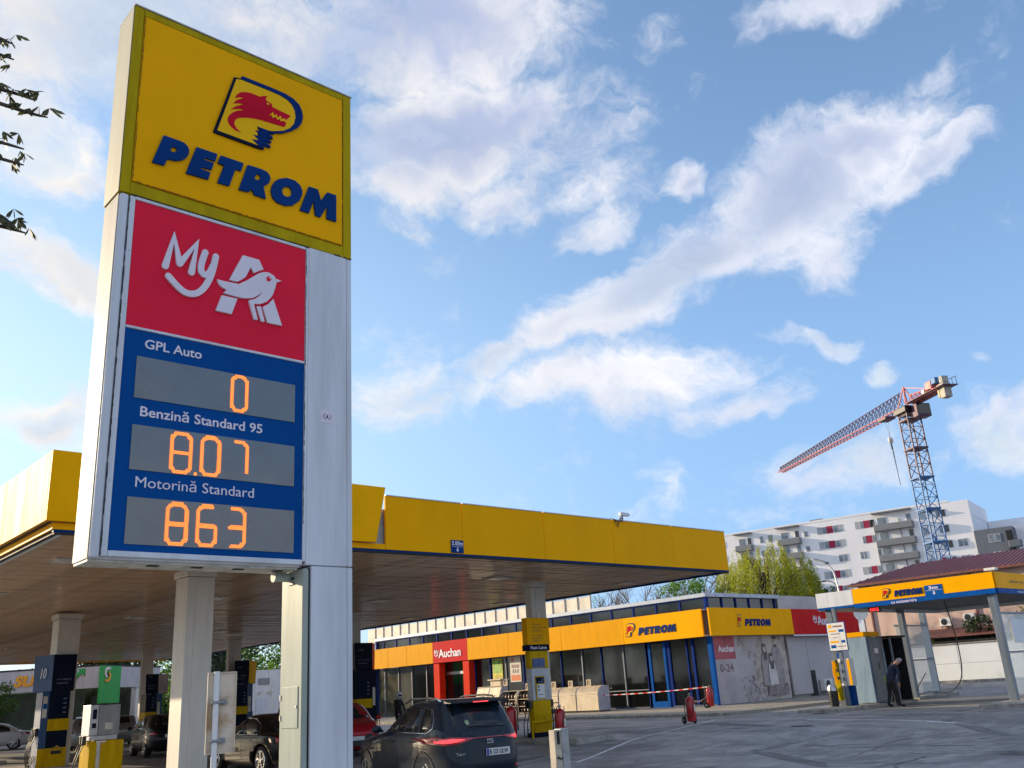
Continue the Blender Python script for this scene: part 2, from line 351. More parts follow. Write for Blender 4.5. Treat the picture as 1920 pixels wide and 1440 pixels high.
for i in range(12):
    x,y,a_=uni(18,36),uni(8.5,23),uni(0,math.tau); L_=[];R_=[]
    for k in range(9):
        w_=uni(.012,.035); L_.append((x-math.sin(a_)*w_,y+math.cos(a_)*w_)); R_.append((x+math.sin(a_)*w_,y-math.cos(a_)*w_)); a_+=uni(-.4,.4); x+=math.cos(a_)*.5; y+=math.sin(a_)*.5
    b=MB(); b.v=[(p[0],p[1],GZ(*p)+.009) for q in zip(L_,R_) for p in q]; b.f=[(2*k,2*k+1,2*k+3,2*k+2) for k in range(8)]; b.m=[0]*8; b.build('road_crack','tar',kind='structure')
for x,y in ((26.3,16.2),(33.2,19.6)):
    b=MB(); z=GZ(x,y); b.cyl((x,y,z-.02),(x,y,z+.012),.33,n=24); b.cyl((x,y,z+.012),(x,y,z+.018),.25,n=24); b.build('manhole_cover','cast_iron',None,label='round cast iron manhole cover in the asphalt '+('nearer the camera' if x<30 else 'before the autogas island'),cat='manhole cover')
# painted lines, a few mm above the asphalt
def line(p0,p1,w,name='road_marking'):
    p0,p1=V(p0),V(p1); d=(p1-p0); L=d.length; d.normalize(); s=V((-d.y,d.x))*w/2; k=max(2,int(L/1.0)); m=MB()
    for i in range(k+1):
        q=p0+d*L*i/k
        for sg in (1,-1): a=q+s*sg; m.v.append((a.x,a.y,GZ(a.x,a.y)+.006))
    m.f=[(2*i,2*i+1,2*i+3,2*i+2) for i in range(k)]; m.m=[0]*k
    m.build(name,'road_paint',kind='structure')
line((29.6,18.0),(27.6,12.1),.17); line((32.8,18.4),(31.5,13.0),.10); line((30.5,22.5),(17.5,17.3),.10)
line((38.2,19.5),(39.5,16.5),.12)
# ---------------------------------------------------------------- price totem
LOGO= {'navy':[(2.995,6.966),(3.285,6.971),(3.423,6.968),(3.502,6.951),(3.565,6.913),(3.596,6.855),(3.607,6.788),(3.592,6.718),(3.556,6.658),(3.497,6.602),(3.408,6.541),(3.321,6.504),(3.317,6.523),(3.408,6.563),(3.478,6.62),(3.519,6.688),(3.533,6.764),(3.523,6.824),(3.491,6.881),(3.442,6.912),(3.37,6.928),(3.274,6.931),(2.988,6.93)],'inner':[(2.944,6.912),(2.988,6.925),(3.274,6.929),(3.37,6.927),(3.442,6.91),(3.491,6.88),(3.523,6.823),(3.532,6.763),(3.518,6.687),(3.477,6.621),(3.408,6.564),(3.317,6.524),(3.262,6.51),(3.156,6.507),(3.17,6.319),(2.792,6.32)],'edge':[(2.924,6.924),(2.988,6.932),(2.989,6.923),(2.943,6.913),(2.791,6.318),(3.17,6.317),(3.228,6.309),(3.219,6.295),(3.171,6.29),(2.766,6.29),(2.761,6.303)],'spring':[(3.156,6.507),(3.205,6.478),(3.138,6.459),(3.193,6.42),(3.122,6.407),(3.18,6.369),(3.11,6.36),(3.173,6.318),(3.228,6.302),(3.23,6.313),(3.201,6.335),(3.287,6.339),(3.291,6.357),(3.228,6.385),(3.294,6.39),(3.297,6.405),(3.242,6.437),(3.308,6.435),(3.311,6.453),(3.254,6.494),(3.316,6.488),(3.319,6.512),(3.262,6.508)],'wolf':[(2.938,6.71),(2.953,6.75),(2.985,6.789),(3.029,6.811),(3.08,6.825),(3.172,6.825),(3.2,6.845),(3.244,6.863),(3.227,6.83),(3.236,6.812),(3.289,6.8),(3.296,6.768),(3.482,6.752),(3.441,6.699),(3.43,6.654),(3.436,6.65),(3.419,6.608),(3.318,6.598),(3.202,6.588),(3.117,6.574),(3.033,6.548),(2.978,6.522),(2.947,6.487),(2.94,6.448),(2.961,6.408),(3.006,6.381),(2.95,6.386),(2.911,6.406),(2.883,6.437),(2.879,6.471),(2.891,6.512),(2.922,6.553),(2.965,6.589),(3.025,6.621),(2.986,6.617),(2.904,6.579),(2.947,6.627),(3.023,6.682),(2.973,6.669),(2.924,6.648),(2.955,6.696),(3.02,6.746),(2.981,6.736)],'mouth':[(3.263,6.661),(3.303,6.718),(3.311,6.683),(3.338,6.707),(3.347,6.676),(3.379,6.709),(3.386,6.677),(3.42,6.697),(3.435,6.679),(3.433,6.661),(3.413,6.666),(3.379,6.652),(3.371,6.673),(3.346,6.653),(3.333,6.678),(3.3,6.655),(3.291,6.68)],'eye':[(3.237,6.784),(3.246,6.792),(3.259,6.787),(3.264,6.774),(3.252,6.77),(3.24,6.776)],'P':[(2.345,6.09),(2.477,6.09),(2.517,6.085),(2.548,6.062),(2.562,6.027),(2.556,5.984),(2.53,5.939),(2.496,5.911),(2.453,5.892),(2.387,5.885),(2.366,5.816),(2.268,5.811)],'Ph':[(2.419,6.012),(2.445,6.017),(2.46,6.006),(2.455,5.978),(2.435,5.963),(2.407,5.966)],'E':[(2.621,6.087),(2.804,6.089),(2.789,6.014),(2.698,6.011),(2.692,5.99),(2.778,5.992),(2.76,5.919),(2.675,5.913),(2.669,5.895),(2.752,5.89),(2.735,5.819),(2.546,5.81)],'T':[(2.835,6.088),(3.042,6.088),(3.022,6.005),(2.97,6.003),(2.922,5.823),(2.818,5.819),(2.869,6.003),(2.812,6.005)],'R':[(3.081,6.087),(3.205,6.093),(3.261,6.085),(3.29,6.06),(3.298,6.026),(3.285,5.979),(3.235,5.929),(3.26,5.814),(3.149,5.816),(3.133,5.854),(3.113,5.851),(3.1,5.826),(3.008,5.818)],'Rh':[(3.167,6.029),(3.192,6.032),(3.206,6.012),(3.194,5.978),(3.169,5.969),(3.144,5.973)],'O':[(3.379,6.055),(3.451,6.092),(3.536,6.095),(3.589,6.067),(3.613,6.019),(3.612,5.975),(3.586,5.907),(3.519,5.836),(3.447,5.81),(3.365,5.816),(3.323,5.849),(3.307,5.912),(3.316,5.968),(3.341,6.018)],'Oh':[(3.458,6.008),(3.493,6.007),(3.51,5.983),(3.507,5.939),(3.484,5.912),(3.455,5.9),(3.424,5.91),(3.411,5.943),(3.424,5.983)],'M':[(3.68,6.084),(3.773,6.086),(3.805,5.981),(3.871,6.089),(3.965,6.091),(3.966,5.815),(3.866,5.815),(3.872,5.952),(3.8,5.808),(3.748,5.813),(3.729,5.958),(3.684,5.814),(3.593,5.813)],'A':[(3.072,5.218),(3.22,5.217),(3.262,5.138),(3.23,5.122),(3.175,5.081),(3.145,5.127),(3.103,5.026),(3.066,4.991),(3.033,4.964),(2.961,4.963)],'bird':[(2.858,4.939),(2.925,4.939),(3.044,4.946),(3.114,4.997),(3.217,5.089),(3.266,5.117),(3.316,5.123),(3.36,5.106),(3.379,5.082),(3.431,5.077),(3.384,5.05),(3.377,5.008),(3.357,4.938),(3.337,4.897),(3.302,4.852),(3.246,4.817),(3.184,4.802),(3.223,4.667),(3.188,4.663),(3.138,4.822),(3.189,4.847),(3.234,4.889),(3.256,4.928),(3.226,4.894),(3.182,4.858),(3.127,4.837),(3.065,4.828),(2.913,4.832),(2.945,4.868),(2.901,4.881),(2.873,4.905)],'leg1':[(2.904,4.809),(3.038,4.811),(2.993,4.665),(2.857,4.664)],'leg2':[(3.209,4.787),(3.247,4.793),(3.286,4.664),(3.254,4.661)],'leg3':[(3.265,4.793),(3.317,4.835),(3.359,4.891),(3.445,4.665),(3.311,4.663)],'beye':[(3.289,5.061),(3.296,5.078),(3.31,5.087),(3.326,5.085),(3.334,5.07),(3.329,5.052),(3.313,5.039),(3.297,5.042)],'beyeh':[(3.314,5.075),(3.323,5.08),(3.328,5.074),(3.324,5.065),(3.315,5.064)],'m_':[(2.433,4.942),(2.488,5.211),(2.545,4.994),(2.674,5.208),(2.643,4.943)],'y1':[(2.749,5.153),(2.724,5.052),(2.721,4.988),(2.739,4.959),(2.765,4.955),(2.796,4.988),(2.82,5.051)],'y2':[(2.839,5.14),(2.81,4.978),(2.763,4.855),(2.709,4.786),(2.659,4.76),(2.602,4.759),(2.537,4.796),(2.462,4.863)]}
def loc_(q): return (q[0],q[1])
T=thing('price_totem','tall petrol station price totem with yellow header and orange led prices','sign',(3.9,6.7,-.3))
f=fY(6.5)
b=MB(); b.fr=None
b.box(2.045,4.142,6.52,6.85,5.485,7.25); b.build('header_case','yellow_trim',T,bevel=.012)
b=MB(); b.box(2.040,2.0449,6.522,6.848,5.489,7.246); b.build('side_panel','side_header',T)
b=MB(); b.box(2.13,4.045,6.500,6.5195,5.60,7.175); hp=b.build('header_panel','yellow_sign',T,bevel=.006)
# trim frame of the header: thin mitred strips proud of the case
for q in ((2.047,2.122,5.488,7.247),(4.055,4.140,5.488,7.247)):
    b=MB(); b.box(q[0],q[1],6.506,6.5195,q[2],q[3]); b.build('edge_trim','yellow_trim',T,bevel=.004)
for q in ((2.124,4.053,5.488,5.592),(2.124,4.053,7.183,7.247)):
    b=MB(); b.box(q[0],q[1],6.506,6.5195,q[2],q[3]); b.build('edge_trim','yellow_trim',T,bevel=.004)
LG=LOGO
ef=off(f,.003)
em=shape('emblem',[LG['inner']],ef,.014,'yellow_emblem',hp); em['label']='raised letter P emblem with a red wolf head'
shape('emblem_arc',[LG['navy']],ef,.018,'navy_print',hp); shape('emblem_edge',[LG['edge']],ef,.016,'deep_navy',hp)
shape('spring',[LG['spring']],ef,.017,'navy_print',hp)
shape('wolf_head',[LG['wolf']],off(f,.0175),.003,'wolf_red',hp); shape('teeth',[LG['mouth']],off(f,.0208),.003,'yellow_emblem',hp); shape('eye',[LG['eye']],off(f,.0208),.004,'yellow_emblem',hp)
for k in 'PETROM':
    shape('letter',[LG[k]]+([LG[k+'h']] if k+'h' in LG else []),ef,.016,'navy',hp)
# cabinet under the header
b=MB(); b.box(2.055,3.672,6.535,6.845,2.655,5.48); b.build('cabinet','white_metal',T,bevel=.01)
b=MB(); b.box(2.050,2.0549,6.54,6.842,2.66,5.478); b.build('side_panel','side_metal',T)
b=MB(); b.box(2.056,2.120,6.505,6.534,2.658,5.476); b.build('corner_strip','white_metal',T,bevel=.014)
for q in ((2.128,2.170,2.672,5.470),(3.672,3.7,2.70,5.47)):
    b=MB(); b.box(q[0],q[1],6.503,6.534,q[2],q[3]); b.build('panel_frame','white_metal',T,bevel=.004)
for z0,z1 in ((5.449,5.474),(4.371,4.392),(2.672,2.712)):
    b=MB(); b.box(2.172,3.670,6.503,6.534,z0,z1); b.build('panel_frame','white_metal',T,bevel=.004)
b=MB(); b.box(2.06,3.66,6.56,6.84,2.640,2.6545); b.build('bottom_plate','dirty_white',T)
for i in range(4): 
    b=MB(); b.box(2.5+i*.33,2.58+i*.33,6.62,6.67,2.634,2.6395); b.build('drain_slot','groove',T)
b=MB(); b.box(2.173,3.669,6.512,6.534,4.394,5.447); rp=b.build('red_panel','sign_red',T)
rf=off(f,-.012)
def stroke(pts,w,k=10):
    # thick round stroke as an outline polygon
    P=[V(p) for p in pts]; out=[]
    def side(P):
        r=[]
        for i,p in enumerate(P):
            d0=(p-P[i-1]).normalized() if i else None; d1=(P[i+1]-p).normalized() if i<len(P)-1 else None
            if d0 is None or d1 is None:
                d=d1 or d0; r.append(p+V((-d.y,d.x))*w)
            else:
                n0=V((-d0.y,d0.x)); n1=V((-d1.y,d1.x)); cs=n0.dot(n1); mth_=(n0+n1).normalized(); ln=1/max(.35,math.sqrt((1+cs)/2)); r.append(p+mth_*w*min(ln,1.9))
        return r
    L=side(P); Rr=side(P[::-1])
    def cap(p,d):
        a0=math.atan2(d.x,-d.y)  # normal angle
        n=math.atan2(-d.x*-1,-d.y) if False else math.atan2(d.x,-d.y)
        return [p+V((math.cos(n-math.pi*j/6),math.sin(n-math.pi*j/6)))*w for j in range(1,6)]
    dE=(P[-1]-P[-2]).normalized(); dS=(P[0]-P[1]).normalized()
    return [tuple(q) for q in L+cap(P[-1],dE)+Rr+cap(P[0],dS)]
def smoothp(P,k=4):
    P=[V(p) for p in P]; out=[]
    for i in range(len(P)-1):
        a=P[max(0,i-1)];b_=P[i];c=P[i+1];d=P[min(len(P)-1,i+2)]
        for j in range(k):
            t=j/k; out.append(.5*((2*b_)+(c-a)*t+(2*a-5*b_+4*c-d)*t*t+(3*b_-a-3*c+d)*t**3))
    return out+[P[-1]]
m_=LG['m_']
for i,pp in enumerate((m_[:3],m_[2:])): shape('handwritten_letter',[stroke(pp,.027)],off(rf,.002*i),.018,'white_letter',rp)
shape('handwritten_letter',[stroke(smoothp(LG['y1']),.026)],rf,.018,'white_letter',rp)
shape('smile_stroke',[stroke(smoothp(LG['y2']),.026)],off(rf,.002),.018,'white_letter',rp)
for k,nm in (('A','logo_letter'),('bird','logo_bird'),('leg1','logo_letter'),('leg2','logo_letter'),('leg3','logo_letter')): shape(nm,[LG[k]],rf,.02,'white_letter',rp)
shape('bird_eye',[LG['beye']],off(rf,.020),.003,'sign_red',rp); shape('bird_eye',[LG['beyeh']],off(rf,.0232),.003,'white_letter',rp)
b=MB(); b.box(2.173,3.669,6.512,6.534,2.714,4.369); bp=b.build('blue_panel','sign_blue',T)
bf=off(f,-.012)
text('GPL Auto',bf,2.324,2.768,4.233,4.308,'white_letter',bp,bold=.014)
text('Benzină Standard 95',bf,2.325,3.30,3.70,3.785,'white_letter',bp,bold=.014)
text('Motorină Standard',bf,2.327,3.243,3.172,3.257,'white_letter',bp,bold=.0)
def led(glyph,a0,a1,b0,b1,parent):
    # seven segment figure made of separate amber diodes
    w=a1-a0; h=b1-b0; t=.030; x0,x1,y0,y2=a0+t/2,a1-t/2,b0+t/2,b1-t/2; ym=(y0+y2)/2; c=.034; g_=.010
    S={'a':[(x0+c,y2),(x1-c,y2)],'d':[(x0+c,y0),(x1-c,y0)],'g':[(x0+.02,ym),(x1-.02,ym)],
       'f':[(x0,ym+g_),(x0,y2-c)],'b':[(x1,ym+g_),(x1,y2-c)],'e':[(x0,y0+c),(x0,ym-g_)],'c':[(x1,y0+c),(x1,ym-g_)]}
    K={'0':'abcdef','7':'abc','8':'abcdefg','6':'acdefg','3':'abcdg'}[glyph]
    segs=[S[k] for k in K]
    cor={'af':[(x0,y2-c),(x0+c,y2)],'ab':[(x1,y2-c),(x1-c,y2)],'de':[(x0,y0+c),(x0+c,y0)],'cd':[(x1,y0+c),(x1-c,y0)]}
    for k,s_ in cor.items():
        if k[0] in K and k[1] in K: segs.append(s_)
    def dist(p):
        bd=9
        for (ax,ay),(bx,by) in segs:
            dx,dy=bx-ax,by-ay; L=dx*dx+dy*dy; q=max(0,min(1,((p[0]-ax)*dx+(p[1]-ay)*dy)/L)); bd=min(bd,math.hypot(p[0]-ax-dx*q,p[1]-ay-dy*q))
        return bd
    m=MB(); m.fr=off(f,-.005); s=.0108; j=0; y=b0
    while y<=b1+.002:
        x=a0+(s/2 if j%2 else 0)
        while x<=a1+.002:
            if dist((x,y))<t/2: m.prism([(x+0.0037*math.cos(k*math.pi/3),y+0.0037*math.sin(k*math.pi/3)) for k in range(6)],0,.003)
            x+=s
        y+=s*.8; j+=1
    o=m.build('led_digit','led_amber',parent); return o
for (a0,a1,b0,b1,digs) in ((2.271,3.585,3.837,4.162,[('0',3.013,3.168,3.842,4.158)]),(2.275,3.588,3.297,3.632,[('8',2.557,2.733,3.296,3.622),('0',2.790,2.960,3.30,3.620),('7',3.028,3.190,3.318,3.618)]),(2.278,3.594,2.762,3.098,[('8',2.555,2.728,2.764,3.084),('6',2.784,2.955,2.766,3.086),('3',3.020,3.186,2.770,3.086)])):
    b=MB(); b.box(a0,a1,6.506,6.5115,b0,b1); d=b.build('price_display','display_grey',bp)
    for q in digs: led(*q,d)
    m=MB(); m.fr=off(f,-.0058)
    for i in range(26):   # faint unlit diodes and scratches behind the glass
        x=uni(a0+.05,a0+.95); z=b0+uni(.02,.10) if i%2 else uni(b0+.05,b1-.03); m.prism([(x,z),(x+uni(.004,.02),z),(x+uni(.004,.02),z+.003),(x,z+.003)],0,.0012)
    m.build('scratches','led_off',d,kind='stuff')
    if len(digs)==3 and digs[0][3]>3.2:
        m=MB(); m.fr=off(f,-.005)
        for k in range(7): 
            r_=0 if k==0 else .009; m.prism([(2.763+r_*math.cos(k)+.0036*math.cos(q_*math.pi/3),3.311+r_*math.sin(k)+.0036*math.sin(q_*math.pi/3)) for q_ in range(6)],0,.003)
        m.build('led_point','led_amber',d)
# tall column beside the cabinet
b=MB(); b.box(3.702,4.086,6.505,6.86,2.672,5.484); b.build('column_panel','white_metal',T,bevel=.006)
b=MB(); b.box(4.0885,4.142,6.507,6.862,2.672,5.484); b.build('column_panel','white_metal',T,bevel=.012)
b=MB(); b.box(3.757,4.086,6.507,6.86,-.35,2.667); b.build('column_panel','white_metal',T,bevel=.006)
b=MB(); b.box(4.0885,4.142,6.509,6.862,-.35,2.667); b.build('column_panel','white_metal',T,bevel=.012)
b=MB(); b.box(3.742,3.7568,6.53,6.85,-.35,2.65); b.build('column_groove','groove',T)
b=MB(); b.box(3.692,3.7418,6.512,6.875,-.35,2.652); b.build('column_post','green_white',T,bevel=.02)
b=MB(); b.box(3.6865,3.6918,6.575,6.832,1.455,1.758); h=b.build('access_hatch','green_white',T,bevel=.003)
b=MB(); b.cyl((3.682,6.60,1.61),(3.688,6.60,1.61),.012,n=12); b.build('lock','steel',h)
for z in (1.68,1.53):
    b=MB(); b.box(3.680,3.6865,6.834,6.846,z-.02,z+.02); b.build('hinge','steel',h)
for z in (2.545,2.585):
    b=MB(); b.box(3.683,3.6918,6.66,6.74,z-.010,z+.010); b.build('cable_slot','black_plastic',T,bevel=.004)
b=MB(); b.cyl((3.56,6.74,2.600),(3.692,6.74,2.600),.036,n=20); b.cyl((3.545,6.74,2.600),(3.56,6.74,2.600),.041,n=20); b.build('siren','green_white',T,smooth=True)
b=MB(); b.box(3.828,3.955,6.503,6.505,3.875,3.990); s_=b.build('sticker','white_letter',T)
b=MB(); b.fr=off(f,-.003)
for sg in (-1,1):
    for i in range(5):
        a=R(-55+i*26); x=3.892+sg*.034*math.cos(a)*1; z=3.93+.026*math.sin(a); b.prism([(x-.006,z-.004),(x+.006,z+.001),(x+.004*sg,z+.008)],.0002,.0012)
b.build('wreath','black_plastic',s_); text('A',off(f,-.0028),3.878,3.906,3.913,3.950,'black_plastic',s_,depth=.001,bold=.03)
# weathering: grime lines in the seams, screws in the frames
mat('grime',(.035,.032,.025),.9,var=.3,scale=9)
b=MB(); b.fr=off(f,-.0035)
def gline(x0,z0,x1,z1,w,n=26):
    for i in range(n):
        t0,t1=i/n,(i+1)/n; a=uni(.15,1)*w; c_=uni(.15,1)*w
        if rnd()<.12: continue
        if abs(x1-x0)>abs(z1-z0): b.prism([(x0+(x1-x0)*t0,z0),(x0+(x1-x0)*t1,z0),(x0+(x1-x0)*t1,z0+c_),(x0+(x1-x0)*t0,z0+a)],0,.0012)
        else: b.prism([(x0,z0+(z1-z0)*t0),(x0+a,z0+(z1-z0)*t0),(x0+c_,z0+(z1-z0)*t1),(x0,z0+(z1-z0)*t1)],0,.0012)
gline(2.13,5.4765,3.70,5.4765,.012,60); gline(2.1215,2.68,2.1215,5.46,.010,60); gline(3.672,3.0,3.672,5.46,.008,60); gline(3.96,5.478,4.14,5.478,.02,10)
b.build('grime','grime',T,kind='stuff')
b=MB(); b.fr=off(f,.0032)
gline(2.14,5.600,4.03,5.600,.006,90); gline(2.131,5.61,2.131,7.16,.006,40); gline(4.038,5.61,4.038,7.16,.005,60); b.build('grime','grime',hp,kind='stuff')
b=MB(); b.fr=off(f,-.003)
for z in [2.75+.45*i for i in range(7)]: b.prism([(2.149+.006*math.cos(k),z+.006*math.sin(k)) for k in range(6)],0,.0015)
for x in [2.3+.3*i for i in range(5)]: b.prism([(x+.006*math.cos(k),5.461+.006*math.sin(k)) for k in range(6)],0,.0015)
b.build('screws','steel',T,kind='stuff')
b=MB(); b.box(2.04,4.15,6.498,6.52,7.252,7.262); b.box(2.04,4.15,6.521,6.86,7.252,7.262); b.build('top_flashing','dirty_white',T)
# ---------------------------------------------------------------- big canopy
CN=thing('canopy','large station canopy with yellow fascia and brown boarded soffit','canopy',(16,40,0))
X0,X1,Y0,Y1=4.95,26.85,18.3,66.0
seams=[12.65,15.07,18.04,20.97,23.83,26.78]
def yp(x0,x1,y,z0,z1,d=.06,nm='fascia_panel',m='yellow_panel'):
    b=MB(); b.box(x0+.006,x1-.006,y,y+d,z0,z1); return b.build(nm,m,CN,bevel=.006)
for i in range(len(seams)-1):
    yp(seams[i],seams[i+1],18.40,5.0,6.325)
    b=MB(); b.box(seams[i]+.02,seams[i+1]-.02,18.385,18.47,6.327,6.35); b.build('coping','white_metal',CN)
# the proud light-box fascia at the left end, chamfered where it stops
b=MB(); b.fr=fY(18.36); b.prism([(4.95,5.135),(12.30,5.135),(12.59,6.50),(4.95,6.50)],0,.08); b.build('fascia_panel','yellow_sign',CN,bevel=.01)
b=MB(); b.box(5.10,12.64,18.40,18.45,5.0,5.128); b.build('fascia_band','yellow_panel',CN)
ly=18.37
while ly<60:
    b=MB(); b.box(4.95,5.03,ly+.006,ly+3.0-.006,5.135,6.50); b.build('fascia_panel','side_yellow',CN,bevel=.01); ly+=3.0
b=MB(); b.box(5.10,5.15,18.46,60,5.0,5.128); b.build('fascia_band','yellow_panel',CN)
b=MB(); b.box(5.13,26.80,18.42,18.50,4.955,4.996); b.build('blue_trim','navy',CN); b=MB(); b.box(5.15,26.78,18.43,18.52,4.915,4.953); b.build('dark_trim','groove',CN)
b=MB(); b.box(5.16,5.25,18.53,60,4.93,4.99); b.build('dark_trim','groove',CN); b=MB(); b.box(5.26,5.30,18.53,60,4.90,4.95); b.build('steel_edge','white_metal',CN)
for i in range(16):
    b=MB(); b.box(26.79,26.85,18.47+i*2.97,18.47+(i+1)*2.97-.012,5.0,6.325); b.build('fascia_panel','yellow_panel',CN,bevel=.005)
b=MB(); b.box(26.70,26.78,18.53,65.9,4.915,4.996); b.build('blue_trim','navy',CN)
b=MB(); b.box(5.2,26.7,65.9,66.0,4.915,6.3); b.build('rear_fascia','yellow_panel',CN)
b=MB(); b.box(5.2,26.7,18.5,65.9,5.06,6.0); b.build('deck','roof_sheet',CN)
# soffit boards run along X, each its own strip with a small shadow gap
wz=.295; k=0; y=18.53; proto=None; rest=MB()
while y<65.8:
    dz=uni(-.006,.006)
    if y<58:
        if proto is None:
            m=MB(); m.box(5.26,26.68,0,wz-.012,0,.02); proto=m.build('soffit_board','soffit_board',CN); proto.location=(0,y,4.975)
            pinv=proto.matrix_parent_inverse.copy()
        else:
            c=proto.copy(); COL.objects.link(c); c.location=(0,y,4.975+dz); c.rotation_euler=(uni(-.012,.012),uni(-.0004,.0004),0)
    else: rest.box(5.26,26.68,y,y+wz-.012,4.975,4.99)
    y+=wz
rest.build('soffit_rest','soffit_board',CN,kind='stuff')
# recessed square lamps in the soffit
b=MB(); b.box(-.36,.36,-.36,.36,0,.04); b.build('tmp','lamp_frame'); lamp=bpy.data.objects['tmp']; lamp.name='soffit_lamp'; par(lamp,CN); lamp.location=(19.4,22.0,4.945)
b=MB(); b.box(-.28,.28,-.28,.28,-.012,-.001); ll=b.build('lens','lamp_lens',lamp)
for x in (6.5,13.0,19.4,25.5):
    for y in (22.0,28.6,35.2,41.8,51.4):
        if (x,y)==(19.4,22.0): continue
        c=lamp.copy(); COL.objects.link(c); c.location=(x,y,4.945); d=ll.copy(); COL.objects.link(d); d.parent=c
# clearance sign
b=MB(); b.box(14.655,15.06,18.375,18.395,5.02,5.345); cs_=b.build('clearance_sign','navy',CN)
text('5.00m',fY(18.375),14.68,15.04,5.21,5.32,'white_letter',cs_,bold=.02)
b=MB(); b.fr=fY(18.375); b.box(14.69,15.03,5.175,5.183,0,.003); b.prism([(14.845,5.165),(14.875,5.165),(14.875,5.10),(14.91,5.10),(14.86,5.045),(14.81,5.10),(14.845,5.10)],0,.003); b.build('arrow','white_letter',cs_)
# security camera on the fascia top
sc_=thing('security_camera','white security camera on a bracket on top of the yellow canopy edge','camera',(21.3,18.4,6.33))
b=MB(); b.box(21.33,21.70,18.30,18.42,6.47,6.58); b.build('housing','white_metal',sc_,bevel=.015)
b=MB(); b.cyl((21.70,18.36,6.525),(21.74,18.36,6.525),.045); b.build('lens','black_plastic',sc_)
b=MB(); b.tube([(21.1,18.37,6.33),(21.25,18.37,6.30),(21.42,18.37,6.46)],.022,6); b.box(21.36,21.44,18.33,18.40,6.30,6.46); b.build('bracket','grey_metal',sc_)
b=MB(); b.tube([(20.95,18.42,6.37),(21.08,18.37,6.34),(21.12,18.36,6.2),(21.2,18.37,6.12),(21.28,18.37,6.3)],.012,5); b.build('cable','black_plastic',sc_)
# columns
def column(x,y,w=.80,d=.62,lbl=None):
    c=MB(); c.box(x,x+w*.30-.004,y,y+d,-.32,4.72); c.box(x+w*.30+.004,x+w,y-.02,y+d-.02,-.32,4.72); c.box(x+w*.3-.01,x+w*.3+.01,y,y+d-.03,-.32,4.7)
    o=c.build('canopy_column','column_paint',CN,bevel=.008)
    c=MB(); c.box(x-.05,x+w+.05,y-.06,y+d+.05,4.73,4.90); c.build('capital','column_paint',o,bevel=.008)
    return o
for y in (22.2,33.3,44.1,55.2):
    column(9.38 if y<30 else 9.75,y,.69,.70); column(20.85,y-.1,.64,.28)
column(0,0) if False else None
# ---------------------------------------------------------------- shop
def glassmat(name,tint,rough=.04,seed=0):
    m=mat(name,tint,rough,var=.3,scale=.9,coat=.0); m.node_tree.nodes['Principled BSDF'].inputs['Specular IOR Level'].default_value=.9
    return m
glassmat('shop_glass',(.006,.008,.008)); glassmat('clerestory_glass',(.012,.016,.022)); glassmat('lit_glass',(.09,.085,.06))
m=bpy.data.materials.new('clear_glass'); m.use_nodes=True; p=m.node_tree.nodes['Principled BSDF']; p.inputs['Base Color'].default_value=(.80,.85,.85,1); p.inputs['Roughness'].default_value=.25; p.inputs['Alpha'].default_value=.42; MT['clear_glass']=m
mat('shop_wall',(.46,.43,.44),.6,var=.05,scale=.6); mat('parapet_wall',(.52,.48,.47),.6,var=.08,scale=1)
mat('screen_panel',(.66,.60,.50),.55,var=.12,scale=1); mat('roof_edge',(.42,.48,.58),.35,metal=.3,var=.12)
mat('orange_fascia',(.82,.37,.003),.45,var=.06,streak=1.5)
mat('interior',(.10,.07,.045),.8,var=.6,scale=1.5); mat('blue_base',(.03,.05,.11),.5)
mat('poster_green',(.22,.42,.05),.4,var=.4,scale=2); mat('poster_yellow',(.62,.52,.04),.4,var=.3,scale=2); mat('poster_cream',(.62,.58,.50),.4,var=.15); mat('poster_orange',(.62,.14,.04),.4)
mat('grey_text',(.20,.12,.15),.5); mat('mural_ground',(.44,.41,.43),.45,var=.12,scale=.8); mat('mural_light',(.66,.62,.61),.5,var=.12,scale=2); mat('mural_shirt',(.36,.32,.32),.5,var=.2,scale=3); mat('mural_red',(.42,.085,.11),.45)
mat('mural_dark',(.10,.08,.085),.5,var=.3,scale=2); mat('mural_mid',(.26,.22,.23),.5,var=.3,scale=2); mat('mural_skin',(.55,.45,.42),.5); mat('mural_green',(.07,.10,.04),.5,var=.5,scale=6); mat('mural_warm',(.47,.42,.37),.5,var=.3,scale=1)
S=thing('shop_building','low petrol station shop with yellow fascia, glass front and rooftop clerestory','building',(49,46,0))
SX,SY=41.5,30.3; f=fX(SX)
b=MB(); b.box(SX+.45,56.6,SY+.25,62.0,.02,5.85); b.build('wall','shop_wall',S)
b=MB(); b.box(SX+.30,SX+.449,SY+.25,62.0,.02,3.6); b.build('back_wall','interior',S)
# fascia panels along the front, 5 m modules; red over the entrance
ys=[30.3,35.9,41.0,45.9,50.1,54.0,57.2,59.6,61.9]
for i in range(len(ys)-1):
    red=(ys[i]==50.1)
    b=MB(); b.box(SX-.5,SX-.40,ys[i]+.006,ys[i+1]-.006,3.60,5.03); b.build('fascia_panel','fascia_red' if red else ('yellow_panel' if i<1 else 'orange_fascia'),S,bevel=.01)
b=MB(); b.box(SX-.395,SX+.2,30.35,61.9,3.62,3.70); b.build('fascia_soffit','white_metal',S)
b=MB(); b.box(SX-.395,SX+.2,30.35,61.9,4.97,5.02); b.build('ledge','roof_edge',S)
